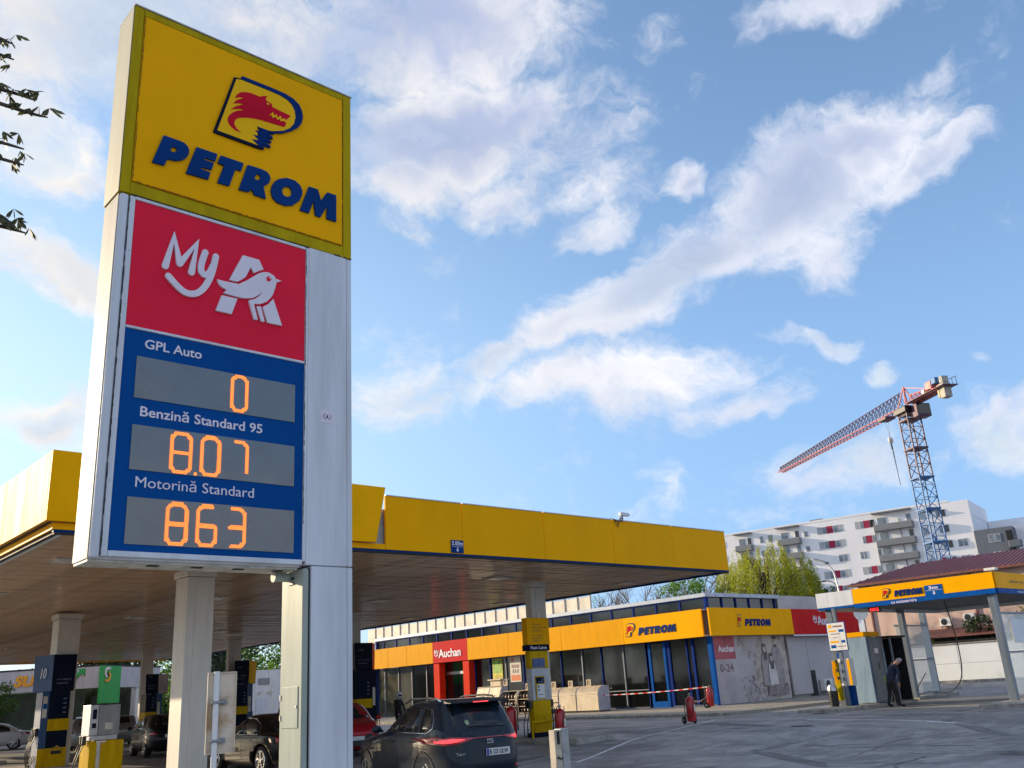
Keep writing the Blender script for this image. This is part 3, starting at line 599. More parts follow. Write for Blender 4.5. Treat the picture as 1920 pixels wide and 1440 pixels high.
# the end wall's fascia
for x0,x1,mm in ((41.0,44.8,'yellow_panel'),(44.8,49.05,'yellow_panel'),(49.08,56.9,'fascia_red')):
    b=MB(); b.box(x0+.006,x1-.006,SY-.5 if x0<49.07 else SY-.45,SY-.40,3.60,5.05); b.build('fascia_panel',mm,S,bevel=.01)
b=MB(); b.box(49.1,56.9,SY-.44,SY-.38,3.50,3.585); b.build('fascia_soffit','white_metal',S)
# clerestory band
def mull(nm,m,x0,x1,y0,y1,z0,z1,bev=.004):
    b=MB(); b.box(x0,x1,y0,y1,z0,z1); return b.build(nm,m,S,bevel=bev)
k=0; y=30.42
while y<61.5:
    y1=min(y+1.70,61.9)
    b=MB(); b.box(SX+.12,SX+.16,y+.05,y1-.05,5.03,5.66); b.build('clerestory_pane','clerestory_glass',S)
    mull('mullion','frame_blue',SX+.06,SX+.20,y-.05,y+.05,5.03,5.66); y=y1
mull('mullion','frame_blue',SX+.02,SX+.24,30.28,30.40,5.03,5.70)
x=41.8
while x<48.4:
    b=MB(); b.box(x+.05,x+1.25,SY+.12,SY+.16,5.06,5.66); b.build('clerestory_pane','clerestory_glass',S)
    mull('mullion','frame_blue',x-.04,x+.045,SY+.05,SY+.2,5.06,5.66); x+=1.31
mull('roof_edge','roof_edge',SX-.05,SX+.9,30.22,62.1,5.665,5.88,.02); mull('roof_edge','roof_edge',SX+.92,48.6,30.20,31.1,5.665,5.883,.02)
mull('window_rail','frame_blue',SX+.03,SX+.22,30.3,61.9,5.60,5.655)
mull('parapet','parapet_wall',48.65,52.8,SY+.05,33,5.1,5.87); mull('parapet','parapet_wall',52.8,56.6,SY+.05,33,5.1,5.80)
# glass front bays, from the corner going left (y grows)
def pane(y0,y1,z0=.16,z1=3.6,m='shop_glass',nm='window_pane'):
    b=MB(); b.box(SX+.16,SX+.19,y0,y1,z0,z1); return b.build(nm,m,S)
def post(y,w=.09,m='frame_blue',z1=3.6): mull('mullion',m,SX+.08,SX+.26,y-w/2,y+w/2,.02,z1)
bays=[30.5,31.6,32.0,33.3,34.8,36.6,38.35,39.93,41.74,43.4,45.2,46.9,48.5,50.1]
for i in range(len(bays)-1):
    if bays[i]==33.3: continue
    pane(bays[i]+.05,bays[i+1]-.05)
    post(bays[i],.16 if bays[i] in (31.6,33.3,34.8,30.5) else .08,'frame_blue' if i<5 else ('grey_metal' if i%2 else 'frame_blue'))
    if i>=4: mull('window_rail','grey_metal',SX+.12,SX+.22,bays[i]+.05,bays[i+1]-.05,1.05,1.10,0)
post(33.3,.28); post(34.8,.26); post(50.1,.1)
b=MB(); b.box(SX+.1,SX+.16,33.46,34.66,.12,3.5); dr=b.build('door','shop_glass',S)
for q in ((33.44,33.60,.1,3.55),(34.52,34.68,.1,3.55)):
    b=MB(); b.box(SX+.04,SX+.099,q[0],q[1],q[2],q[3]); b.build('frame','trim_blue',dr,bevel=.006)
b=MB(); b.box(SX+.04,SX+.099,33.60,34.52,.1,.42); b.build('frame','trim_blue',dr)
mull('plinth','blue_base',SX+.02,SX+.3,30.3,33.2,.02,.18); mull('plinth','blue_base',SX+.02,SX+.3,34.9,50.0,.02,.17)
for y0,y1 in ((54.1,55.6),(55.6,57.4),(57.4,59.1),(59.1,60.9),(60.9,61.9)):
    pane(y0+.04,y1-.04,.1,3.6,'lit_glass' if y0>57 else 'shop_glass'); post(y0,.07,'grey_metal')
mull('frame_end','frame_blue',SX+.02,SX+.3,61.9,62.05,.02,5.66)
# red entrance portal with sliding doors
for y0,y1 in ((50.1,50.75),(53.4,54.05)):
    mull('portal_post','portal_red',SX-.42,SX+.10,y0,y1,.10,3.58,.01)
for y0,y1 in ((50.8,52.05),(52.1,53.35)):
    b=MB(); b.box(SX+.2,SX+.23,y0,y1,.1,2.75); d=b.build('sliding_door','shop_glass',S); b=MB(); b.box(SX+.17,SX+.199,y0,y1,2.76,2.95); b.build('frame','steel',d)
b=MB(); b.box(SX+.2,SX+.23,50.8,53.35,2.97,3.55); b.build('window_pane','shop_glass',S)
b=MB()
for i in range(26): 
    y=uni(50.85,53.3); z=uni(.3,2.0); b.box(SX+.236,SX+.29,y,y+uni(.1,.25),z,z+uni(.08,.3))
b.build('goods','interior',S,kind='stuff')
# lettering
def petrom(fr,ea0,ea1,eb0,eb1,ta0,ta1,tb0,tb1,parent,d=.025):
    sx=(ea1-ea0)/.851; sz=(eb1-eb0)/.681
    g=lambda q:(ea0+(q[0]-2.761)*sx,eb0+(q[1]-6.29)*sz)
    e=shape('emblem',[LG['inner']],fr,d*.6,'yellow_emblem',parent,g); shape('emblem_arc',[LG['navy']],fr,d*.8,'navy_print',parent,g); shape('emblem_edge',[LG['edge']],fr,d*.7,'deep_navy',parent,g)
    shape('spring',[LG['spring']],fr,d*.75,'navy_print',parent,g); shape('wolf_head',[LG['wolf']],off(fr,d*.7),.01,'wolf_red',parent,g); shape('teeth',[LG['mouth']],off(fr,d*.7+.011),.006,'yellow_emblem',parent,g)
    h=lambda q:(ta0+(q[0]-2.268)*(ta1-ta0)/1.698,tb0+(q[1]-5.81)*(tb1-tb0)/.28)
    for k in 'PETROM': shape('letter',[LG[k]]+([LG[k+'h']] if k+'h' in LG else []),fr,d,'navy_print',parent,h)
ff=fX(SX-.503)
pan=[o for o in S.children if o.name.startswith('fascia_panel')]
petrom(ff,-35.75,-34.98,3.98,4.72,-34.80,-32.1,4.0,4.42,pan[0])
fe=fY(SY-.503)
petrom(fe,43.45,43.90,4.05,4.71,44.15,46.70,4.08,4.47,pan[8])
def auchan(fr,a0,a1,b0,b1,m,parent,d=.03):
    w=a1-a0; h=b1-b0
    # badge, then the word with its flared capital
    text('Auchan',fr,a0+w*.15,a1,b0,b1,m,parent,depth=d,bold=.02)
    shape('logo_bird',[[(a0+w*.13,b0+h*.22),(a0+w*.22,b0+h*.30),(a0+w*.30,b0+h*.30),(a0+w*.30,b0+h*.42),(a0+w*.22,b0+h*.42)]],off(fr,.002),d,m,parent)
    my=lambda q:(a0-.02*w+(q[0]-2.43)/.41*w*.15,b0+h*.25+(q[1]-4.76)/.45*h*.72)
    shape('smile_stroke',[stroke(smoothp(LG['y2']),.03)],fr,d,m,parent,my); shape('handwritten_letter',[stroke(m_[:3],.03)],fr,d,m,parent,my); shape('handwritten_letter',[stroke(m_[2:],.03)],off(fr,.002),d,m,parent,my)
auchan(ff,-53.72,-50.80,3.93,4.50,'white_letter',pan[4])
auchan(fY(SY-.453),51.5,54.1,4.12,4.66,'white_letter',pan[10])
# posters in the windows
def poster(y0,y1,z0,z1,cols,lbl,nm='window_poster'):
    fr=fX(SX+.10); b=MB(); b.box(SX+.10,SX+.12,y0,y1,z0,z1); p=b.build(nm,cols[0],S); p['label']=lbl
    for c,(a,bb,cc_,d_) in zip(cols[1:],POS): 
        w=y1-y0; h=z1-z0; m=MB(); m.fr=off(fr,.002); m.prism([(-y1+w*a,z0+h*bb),(-y1+w*cc_,z0+h*bb),(-y1+w*cc_,z0+h*d_),(-y1+w*a,z0+h*d_)],0,.004); m.build('print',c,p)
    return p
POS=[(.06,.42,.94,.95)]; poster(47.25,48.25,1.95,3.52,['poster_yellow','poster_green'],'yellow and green poster in the shop window')
POS=[(.08,.05,.92,.27),(.15,.82,.35,.93),(.15,.55,.85,.68),(.22,.35,.34,.5),(.44,.35,.56,.5),(.66,.35,.78,.5)]
poster(45.45,46.5,1.98,3.55,['poster_cream','poster_orange','poster_orange','grey_text','grey_text','grey_text','grey_text'],'cream poster with orange foot in the shop window')
# end wall: printed mural
b=MB(); b.box(41.72,48.82,SY+.10,SY+.249,.12,3.60); mu=b.build('mural','mural_ground',S); mu['label']='faded printed wall mural of a family with a bicycle'
b=MB(); b.box(41.55,41.72,SY-.02,SY+.24,.02,3.6); b.build('corner_post','trim_blue',S,bevel=.01)
b=MB(); b.box(41.72,49.0,SY+.06,SY+.24,.02,.118); b.build('plinth','blue_base',S)
b=MB(); b.box(48.825,48.88,SY+.08,SY+.249,.02,3.6); b.build('frame_end','groove',S)
fm=fY(SY+.10); flat=lambda *a,**k: flat0(*a,**k)
def flat0(name,pts,m,d=.004,o=0,par_=mu): return shape(name,[smoothp(pts+[pts[0]])[:-1] if len(pts)>5 else pts],off(fm,o),d,m,par_)
flat('print',[(41.8,2.40),(43.78,2.40),(43.80,3.58),(41.8,3.58)],'mural_red')
text('Auchan',off(fm,.005),42.22,43.72,2.78,3.12,'white_letter',mu,bold=.03); text('0-24',off(fm,.001),42.20,43.45,1.74,2.17,'grey_text',mu,bold=.02)
# blurred tree and bicycle on the left, three people and a basket on the right
flat('print',[(45.9,.4),(48.6,.3),(48.7,3.5),(46.2,3.5),(45.6,2.4),(45.5,1.2)],'mural_warm',.001,-.001+.0012)
for i in range(120):
    x=uni(44.1,46.5); z=(3.5-(x-44.1)*.75+uni(-.35,.35)) if i%2 else uni(.25,1.5); r=uni(.04,.14); n=8
    flat('print_smudge',[(x+r*uni(.6,1.3)*math.cos(k*math.tau/n)*1.2,z+r*uni(.5,1.2)*math.sin(k*math.tau/n)) for k in range(n)],random.choice(['mural_ground','mural_shirt','mural_warm','mural_mid']),.001,.0012+.00016*i)
for x in (45.1,46.0):
    c=[(x+.42*math.cos(k*math.tau/20),.62+.46*math.sin(k*math.tau/20)) for k in range(20)]; c2=[(x+.39*math.cos(k*math.tau/20),.62+.42*math.sin(k*math.tau/20)) for k in range(20)]
    shape('print',[c,c2],off(fm,.022),.002,'mural_mid',mu)
def fig(x,zt,s,hair,top,long=True,q=0):
    flat=lambda n,p,m,d=.004,o=0: flat0(n,p,m,d,o+q)
    flat('print',[(x-.42*s,zt-2.2*s),(x+.42*s,zt-2.2*s),(x+.36*s,zt-.75*s),(x+.14*s,zt-.48*s),(x-.14*s,zt-.48*s),(x-.36*s,zt-.75*s)],top,.002,.024)
    flat('print',[(x-.45*s,zt-2.22*s),(x+.45*s,zt-2.22*s),(x+.39*s,zt-.75*s),(x+.16*s,zt-.46*s),(x-.16*s,zt-.46*s),(x-.39*s,zt-.75*s)],'mural_mid',.001,.0225)
    if long: flat('print',[(x-.17*s,zt-.82*s),(x+.17*s,zt-.82*s),(x+.2*s,zt-.3*s),(x+.12*s,zt+.01*s),(x-.12*s,zt+.01*s),(x-.2*s,zt-.3*s)],hair,.002,.027)
    flat('print',[(x+.15*s*math.cos(k*math.tau/12),zt-.22*s+.20*s*math.sin(k*math.tau/12)) for k in range(12)],'mural_skin',.002,.030)
    flat('print',[(x-.14*s,zt-.12*s),(x+.14*s,zt-.12*s),(x+.15*s,zt),(x+.05*s,zt+.05*s),(x-.08*s,zt+.05*s),(x-.16*s,zt)],hair,.002,.033)
    for dx in (-.05,.05): flat('print',[(x+dx*s-.015*s,zt-.2*s),(x+dx*s+.02*s,zt-.2*s),(x+dx*s+.02*s,zt-.17*s),(x+dx*s-.015*s,zt-.17*s)],'mural_dark',.001,.033)
    flat('print',[(x-.05*s,zt-.31*s),(x,zt-.33*s),(x+.05*s,zt-.31*s),(x+.04*s,zt-.345*s),(x-.04*s,zt-.345*s)],'white_letter',.001,.033)
fig(47.72,3.52,1.15,'mural_dark','mural_shirt',False,0); fig(46.55,3.10,1.0,'mural_dark','mural_shirt',True,.02); fig(47.1,2.58,.98,'mural_dark','mural_light',True,.04)
flat('print',[(47.58,3.10),(47.86,3.10),(47.84,2.98),(47.72,2.90),(47.60,2.98)],'mural_dark',.001,.036)
flat('print',[(46.4,.35),(48.4,.35),(48.5,.95),(46.5,.9)],'mural_mid',.002,.078)
for i in range(16): 
    x=uni(46.7,48.2); z=uni(.55,.95); flat('print_smudge',[(x,z),(x+uni(.08,.2),z),(x+.1,z+uni(.06,.15))],random.choice(['mural_green','mural_skin','mural_green']),.001,.081+.0004*i)
# plain wall panels right of the mural, with a dark opening
for x0,x1 in ((49.0,51.0),(51.02,54.2),(54.22,56.9)):
    b=MB(); b.box(x0,x1-.01,SY+.02,SY+.249,.25,3.49); b.build('wall_panel','shop_wall',S,bevel=.02)
b=MB(); b.box(51.05,51.5,SY-.02,SY+.018,.1,1.55); b.build('doorway','groove',S)
# roof screen of pale panels behind the front
Q=thing('roof_screen','row of pale square panels standing on the roof behind the shop front','screen',(45,54,5.8))
y=42.0; k=0
while y<68:
    b=MB(); b.box(45.0,45.06,y+.07,y+1.13,5.98+.0,7.05); b.build('panel','screen_panel',Q,bevel=.012)
    b=MB(); b.box(44.94,45.08,y-.03,y+.03,5.75,7.12); b.build('post','lamp_frame',Q); y+=1.2; k+=1
b=MB(); b.box(44.9,45.1,42,68,7.121,7.20); b.build('top_rail','grey_metal',Q); b=MB(); b.box(44.9,45.1,42,68,5.86,5.95); b.build('bottom_rail','parapet_wall',Q)
# ---------------------------------------------------------------- autogas island canopy on the right
G=thing('gas_canopy','small forecourt canopy with yellow and blue fascia above the autogas island','canopy',(41,17,0))
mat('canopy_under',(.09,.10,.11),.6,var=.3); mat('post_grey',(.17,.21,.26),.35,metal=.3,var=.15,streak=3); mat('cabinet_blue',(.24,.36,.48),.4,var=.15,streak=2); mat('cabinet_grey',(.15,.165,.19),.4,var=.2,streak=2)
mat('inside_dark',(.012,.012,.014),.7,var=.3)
def pt(nm,m,x0,x1,y0,y1,z0,z1,P=None,bev=.006):
    b=MB(); b.box(x0,x1,y0,y1,z0,z1); return b.build(nm,m,P or G,bevel=bev)
yellow=pt('fascia_panel','yellow_panel',36.0,36.08,13.36,18.94,4.045,4.63); pt('fascia_band','trim_blue',35.99,36.09,13.36,18.94,3.86,4.040)
pt('fascia_panel','white_metal',36.0,36.08,18.955,20.6,4.02,4.62)
pt('fascia_band','trim_blue',35.995,36.085,18.955,20.6,3.93,4.015)
yr=pt('fascia_panel','yellow_panel',36.085,47.2,13.30,13.355,4.045,4.632); pt('fascia_band','trim_blue',36.08,47.2,13.29,13.36,3.862,4.040)
pt('rear_fascia','white_metal',47.2,47.28,13.30,20.6,3.9,4.62); pt('rear_fascia','white_metal',36.09,47.2,20.55,20.6,3.9,4.60)
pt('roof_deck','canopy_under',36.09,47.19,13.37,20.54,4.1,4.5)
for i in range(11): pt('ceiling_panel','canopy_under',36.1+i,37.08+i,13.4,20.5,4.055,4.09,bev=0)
fg=fX(35.997)
petrom(fg,-17.68,-17.33,4.13,4.50,-17.18,-16.05,4.14,4.38,yellow,.03)
text('cu autoservire',off(fg,.010),-17.36,-16.33,3.885,3.995,'white_letter',yellow,bold=.01)
b=MB(); b.box(35.985,35.996,15.25,15.95,4.02,4.42); hs=b.build('height_sign','trim_blue',G)
text('3m',off(fg,.014),-15.78,-15.42,4.26,4.38,'white_letter',hs,bold=.03)
b=MB(); b.fr=off(fg,.0125); b.box(-15.93,-15.27,4.215,4.225,0,.003); b.prism([(-15.62,4.19),(-15.58,4.19),(-15.58,4.12),(-15.54,4.12),(-15.60,4.05),(-15.66,4.12),(-15.62,4.12)],0,.003); b.build('arrow','white_letter',hs,kind='stuff')
text('spălătorie auto',fY(13.297),37.3,38.75,4.24,4.37,'grey_text',yr); text('vitrine',fY(13.287),37.9,38.6,3.89,3.99,'white_letter',yr)
pt('post','post_grey',36.15,36.40,13.5,13.75,.1,4.05); pt('post','post_grey',36.15,36.40,20.1,20.35,.1,4.05); 
pt('post','post_grey',46.7,47.0,21.0,21.25,.05,4.05) ; pt('post','post_grey',42.9,43.2,20.3,20.55,.1,4.05); pt('post','post_grey',46.8,47.0,13.5,13.7,0,4.05)
# translucent windbreak panels between the posts
def wind(x0,x1,y,zs,nm='windbreak_panel'):
    for z0,z1 in zs:
        a=pt(nm,'clear_glass',x0+.05,x1-.05,y,y+.03,z0,z1)
        pt('frame','post_grey',x0,x1,y-.03,y+.06,z1,z1+.07,a); 
wind(43.2,46.7,20.9,((.25,1.7),(1.8,3.3)))
wind(36.45,41.4,13.60,((.30,1.75),(1.85,3.15)))
pt('post','post_grey',41.4,41.6,13.55,13.72,.1,4.05)
pt('notice','white_metal',37.3,38.6,13.55,13.585,2.1,2.95)
# steel islands
for x0,x1,y0,y1 in ((33.9,40.6,19.2,21.0),(43.4,47.6,20.4,21.6),(34.0,42.0,12.4,14.0)):
    b=MB(); b.box(x0,x1,y0,y1,-.1,.13); i_=b.build('island','kerb_stone',None,bevel=.03,kind='structure')
# gas cabinet
GC=thing('gas_cabinet','tall blue-grey steel cabinet on the autogas island','cabinet',(38.3,19.8,.13))
pt('body','cabinet_blue',37.42,37.50,19.45,20.3,.16,2.78,GC); pt('front_panel','cabinet_grey',37.51,38.75,19.40,19.44,.2,2.76,GC,.01)
pt('core','cabinet_blue',37.51,38.75,19.445,20.3,.16,2.76,GC); pt('lid','yellow_panel',37.4,38.78,19.5,20.35,2.79,2.98,GC)
pt('vent','black_plastic',38.05,38.15,19.385,19.399,1.45,1.70,GC,0); pt('notice','white_letter',37.9,38.2,19.385,19.399,2.1,2.3,GC,0)
pt('lamp','cabinet_blue',38.55,38.65,19.36,19.399,1.2,2.3,GC)
K=thing('booth','open dark steel kiosk beside the grey gas cabinet','booth',(40.5,19.5,.13))
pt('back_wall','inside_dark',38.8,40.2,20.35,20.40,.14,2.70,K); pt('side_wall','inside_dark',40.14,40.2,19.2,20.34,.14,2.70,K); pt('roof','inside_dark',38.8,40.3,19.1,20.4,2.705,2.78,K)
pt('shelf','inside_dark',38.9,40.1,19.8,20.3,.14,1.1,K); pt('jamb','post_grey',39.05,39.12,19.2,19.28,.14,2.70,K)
# price board on a pole
PB=thing('price_board','white and blue autogas price board on a steel post under the small canopy','sign',(36.1,19.85,.13))
pt('pole','post_grey',35.90,36.02,19.78,19.92,.13,3.95,PB,.01)
bd=pt('board','trim_blue',35.84,35.87,19.42,20.25,2.25,3.40,PB); pt('board_face','white_paint',35.825,35.8395,19.45,20.22,2.28,3.37,bd,0)
fb=fX(35.824)
for (a0,a1,z0,z1,mm) in ((-20.16,-20.02,3.18,3.30,'yellow_panel'),(-19.96,-19.55,3.20,3.26,'grey_text'),(-20.16,-19.85,3.02,3.08,'yellow_panel'),(-19.72,-19.50,3.00,3.10,'trim_blue'),(-20.1,-19.7,2.92,2.95,'grey_text'),(-20.1,-19.8,2.78,2.80,'grey_text'),(-20.16,-19.80,2.58,2.66,'yellow_panel'),(-19.68,-19.50,2.57,2.67,'trim_blue'),(-20.16,-19.94,2.38,2.50,'trim_blue'),(-19.88,-19.5,2.42,2.45,'grey_text')):
    m=MB(); m.fr=fb; m.prism([(a0,z0),(a1,z0),(a1,z1),(a0,z1)],0,.003); m.build('print',mm,bd)
# dispenser with yellow hose rack, waste bin
D=thing('gas_dispenser','white and yellow autogas dispenser with hose rack under the price board','dispenser',(36.0,20.1,.13))
pt('body','white_paint',35.95,36.3,19.55,20.05,.9,1.95,D,.02); pt('foot','navy',36.0,36.25,19.6,19.95,.13,.89,D,.01); pt('side','yellow_panel',35.93,35.949,19.54,19.66,.92,1.9,D)
for i in range(4):
    b=MB(); b.tube([(35.9,20.12+i*.05,1.85),(35.86,20.2+i*.03,1.4),(35.88,20.10+i*.04,1.05)],.018,6); b.build('hose','yellow_panel',D,smooth=True)
for z in (1.8,1.45,1.15): pt('clip','black_plastic',35.82,35.85,20.02,20.12,z,z+.12,D)
pt('small_sign','trim_blue',35.93,35.97,19.85,20.05,2.0,2.18,D)
pt('rack','yellow_trim',35.95,36.05,20.08,20.33,.35,1.9,D)
B_=thing('waste_bin','dark litter bin with steel dome lid at the foot of the autogas dispenser','bin',(35.7,20.35,.13))
b=MB(); b.lathe([(.17,0),(.19,.5),(.19,.6)],(35.7,20.35,.13),20); b.build('drum','black_plastic',B_,smooth=True); b=MB(); b.lathe([(.2,0),(.2,.1),(.15,.22),(.05,.27)],(35.7,20.35,.735),20); b.build('lid','steel',B_,smooth=True)
LB=thing('led_board','small red led price display hung under the small canopy','sign',(36.2,18.2,3.7))
pt('case','black_plastic',36.12,36.25,17.95,18.45,3.66,3.84,LB); b=MB(); b.fr=fX(36.118)
for i in range(4):
    for j in range(5):
        for k in range(3):
            if (i*7+j*3+k*5)%4: b.box(-18.36+i*.10+k*.022,-18.347+i*.10+k*.022,3.69+j*.026,3.703+j*.026,0,.003)
b.build('diodes','led_red',LB,kind='stuff')
def wire(pts,r,m,label,nm='hanging_cable'):
    b=MB(); b.tube(smoothp3(pts),r,5); return b.build(nm,m,None,smooth=True,label=label,cat='cable')
def smoothp3(P,k=6):
    P=[V(p) for p in P]; out=[]
    for i in range(len(P)-1):
        a=P[max(0,i-1)];b_=P[i];c=P[i+1];d=P[min(len(P)-1,i+2)]
        for j in range(k):
            t=j/k; out.append(.5*((2*b_)+(c-a)*t+(2*a-5*b_+4*c-d)*t*t+(3*b_-a-3*c+d)*t**3))
    return out+[P[-1]]
wire([(40.5,17.2,4.05),(40.7,17.1,2.4),(41.2,17.4,1.0),(42.5,18.5,.35),(44.2,19.8,.25)],.025,'black_plastic','thin hose hanging from the small canopy and curving to the ground')
wire([(41.8,19.2,1.15),(42.8,20.2,.45),(44.0,20.7,.2),(45.5,20.8,.3)],.02,'black_plastic','thin hose lying against the pale windbreak panel')
DS=thing('satellite_dish','round white satellite dish on the pink wall behind the small canopy','dish',(55.8,27,3.4))
b=MB()
for i,(r,x) in enumerate(((.01,.09),(.2,.07),(.36,.02),(.44,-.03))): pass
n=24; b.v=[(50.0+x,26.0+r*math.cos(j*math.tau/n),4.5+r*1.05*math.sin(j*math.tau/n)) for r,x in ((.01,.14),(.2,.12),(.34,.07),(.44,0),(.44,.02),(.34,.09),(.2,.14),(.01,.16)) for j in range(n)]
b.f=[(i*n+j,i*n+(j+1)%n,(i+1)*n+(j+1)%n,(i+1)*n+j) for i in range(7) for j in range(n)]; b.m=[0]*len(b.f); b.build('dish','white_paint',DS,smooth=True)
b=MB(); b.tube([(50.15,26,4.5),(50.3,26,4.1),(50.3,26,3.0),(50.3,26,0)],.035,6); b.build('arm','grey_metal',DS)
# flood lamps on the small canopy corner
FL=thing('canopy_floodlight','white floodlight on the corner of the small yellow canopy','lamp',(36,13.3,4.64)); pt('head','white_paint',36.0,36.25,13.2,13.62,4.68,4.78,FL,.02); pt('bracket','steel',36.08,36.14,13.38,13.44,4.63,4.68,FL)
# ---------------------------------------------------------------- concrete fence, far kerb
mat('fence_panel',(.66,.70,.76),.65,var=.07,scale=.5); mat('verge',(.10,.13,.04),.9,var=.5,scale=3,bump=.5)
FW=thing('boundary_wall','long white concrete panel wall behind the right end of the forecourt','wall',(73.2,30,0))
y=14.0; i=0
while y<36:
    for z0,z1 in ((0,1.35),(1.36,2.75)):
        b=MB(); b.box(73.0+uni(-.01,.01),73.12,y+.01,y+5.58,z0,z1-.005); b.build('panel','fence_panel',FW,bevel=.01)
    y+=5.6
b=MB(); b.box(72.9,73.2,13.8,36.2,2.75,2.82); b.build('coping','kerb_stone',FW)
b=MB(); b.box(72.95,73.05,13.8,36.2,2.83,3.0)
b.build('wire_row','black_plastic',FW)
b=MB(); b.box(70.9,72.95,12,60,-.1,.14); b.build('verge','verge',kind='structure'); 
kk=MB(); kk.box(70.6,70.9,0,1.48,-.1,.2); k0=kk.build('kerb','kerb_stone',kind='structure',bevel=.02); k0.location=(0,12,0)
for i in range(1,30): c=k0.copy(); COL.objects.link(c); c.location=(0,12+i*1.5,0)
# ---------------------------------------------------------------- pink building with tiled roof
mat('pink_render',(.56,.40,.34),.75,var=.10,scale=.8,streak=1); mat('roof_tile',(.20,.045,.055),.5,var=.2,scale=2,coat=.1); mat('brown_roof',(.16,.05,.04),.6,var=.2)
PK=thing('pink_building','pink rendered building with dark red ribbed roof behind the white wall','building',(85,30,0))
pt('wall','pink_render',80.3,94,10,41.6,0,8.55,PK,0); 
b=MB(); ez,rz=8.62,10.35
b.v=[(79.7,9,ez),(79.7,42.3,ez),(95,42.3,ez),(95,9,ez),(86,9,rz),(86,38.5,rz),(79.7,9,ez-.14),(79.7,42.3,ez-.14),(95,42.3,ez-.14),(95,9,ez-.14)]
b.f=[(0,4,5,1),(1,5,2),(2,5,4,3),(3,4,0),(6,7,8,9),(0,1,7,6),(1,2,8,7)]; b.m=[0]*7; rf_=b.build('roof','roof_tile',PK)
y=9.2
rb=MB(); rb.tube([(0,0,0),(6.3,0,rz-ez)],.045,5); r0=rb.build('roof_rib','roof_tile',rf_); r0.location=(79.7,y,ez+.03)
y+=.42
while y<38.4: c=r0.copy(); COL.objects.link(c); c.location=(79.7,y,ez+.03); y+=.42
while y<42.2:
    t=(42.3-y)/3.8; m=MB(); m.tube([(0,0,0),(6.3*t,0,(rz-ez)*t)],.045,5); o=m.build('roof_rib','roof_tile',rf_); o.location=(79.7,y,ez+.03); y+=.42
pt('gutter','brown_roof',79.55,79.68,9,42.3,8.42,8.60,PK)
for y in (40.6,31.5,22): pt('downpipe','brown_roof',80.15,80.29,y,y+.14,0,8.4,PK)
LR=thing('lean_to_roof','low brown tiled lean-to against the pink wall','roof',(78,33,0))
b=MB(); b.fr=(V((0,22,0)),V((1,0,0)),V((0,0,1)),V((0,-1,0))); b.prism([(76.0,3.45),(80.2,4.15),(80.2,4.05),(76.0,3.35)],-14,0); b.build('tiles','brown_roof',LR); pt('wall','inside_dark',76.8,80.2,22.3,35.6,0,3.4,LR,0)
def ac(x,y,z,lbl,face='x'):
    a=thing('air_conditioner',lbl,'air conditioner',(x,y,z),0,None,local=True)
    b=MB(); b.box(0,.34,-.46,.46,0,.66); b.build('case','white_paint',a,bevel=.02)
    b=MB(); b.cyl((-.012,.1,.33),(-.002,.1,.33),.26,n=20); g_=b.build('fan_grille','black_plastic',a)
    for k in range(3):
        m=MB(); m.tube([(-.02,.1+(.08+k*.08)*math.cos(j*math.tau/16),.33+(.08+k*.08)*math.sin(j*math.tau/16)) for j in range(16)],.006,4,closed=True); m.build('ring','grey_metal',g_)
    b=MB(); b.box(.02,.32,-.4,-.36,-.1,-.002); b.box(.02,.32,.36,.4,-.1,-.002); b.build('bracket','grey_metal',a,kind='stuff')
    return a
ac(79.9,34.2,4.35,'left one of two white air conditioners on the pink wall'); ac(79.9,32.2,4.55,'right one of two white air conditioners on the pink wall')
a=ac(52.2,29.9,.35,'white air conditioner standing on the ground by the shop end wall'); a.rotation_euler=(0,0,R(90)); 
# street lamp
SL=thing('street_lamp','tall curved street lamp in front of the white apartment block','street lamp',(58,31.4,0))
b=MB(); b.tube(smoothp3([(58,31.35,0),(58,31.4,5.6),(58,31.5,7.4),(58,31.75,8.1),(58,32.1,8.4)]),.06,8); b.build('mast','steel',SL,smooth=True)
lf_=(V((58,32.0,8.42)),V((1,0,0)),V((0,.93,.37)),V((0,-.37,.93)))
b=MB(); b.fr=lf_; b.box(-.25,.25,-.1,.9,-.07,.06); b.build('head','grey_metal',SL,bevel=.03); b=MB(); b.fr=lf_; b.box(-.2,.2,.05,.85,-.09,-.072); b.build('lens','lamp_lens',SL)
SL2=thing('street_lamp','small arched lamp at the right end of the willow','street lamp',(66,35.4,0))
b=MB(); b.tube(smoothp3([(66,35.6,0),(66,35.7,6.6),(66,36.0,7.7),(66,36.7,8.0)]),.05,6); b.build('mast','steel',SL2,smooth=True); b=MB(); b.ell((66,36.9,7.98),(.12,.28,.07)); b.build('head','grey_metal',SL2,smooth=True)
# ---------------------------------------------------------------- apartment block
mat('apt_white',(.90,.90,.92),.75,var=.05,scale=.15); mat('apt_grey',(.14,.16,.19),.7,var=.08,scale=.3); mat('balcony_grey',(.22,.235,.25),.6,var=.08); mat('apt_red',(.36,.012,.06),.6); mat('apt_pane',(.20,.25,.30),.10,var=.3,scale=.6); mat('apt_shutter',(.42,.45,.47),.5); mat('apt_frame',(.66,.66,.68),.5)
A=V((146.9,99.6,0)); e=(V((154.6,61.5,0))-A).normalized(); nn=V((e.y,-e.x,0)); 
AP=thing('apartment_block','long white apartment block with grey balconies and magenta panels','building',(155,80,0))
fa=(A,e,V((0,0,1)),nn)
def ab(nm,m,a0,a1,z0,z1,d0,d1,P=AP,bev=0):
    b=MB(); b.fr=fa; b.box(a0,a1,z0,z1,d0,d1); return b.build(nm,m,P,bevel=bev)
wall=ab('wall','apt_white',-3,41.6,0,26.4,-16,0)
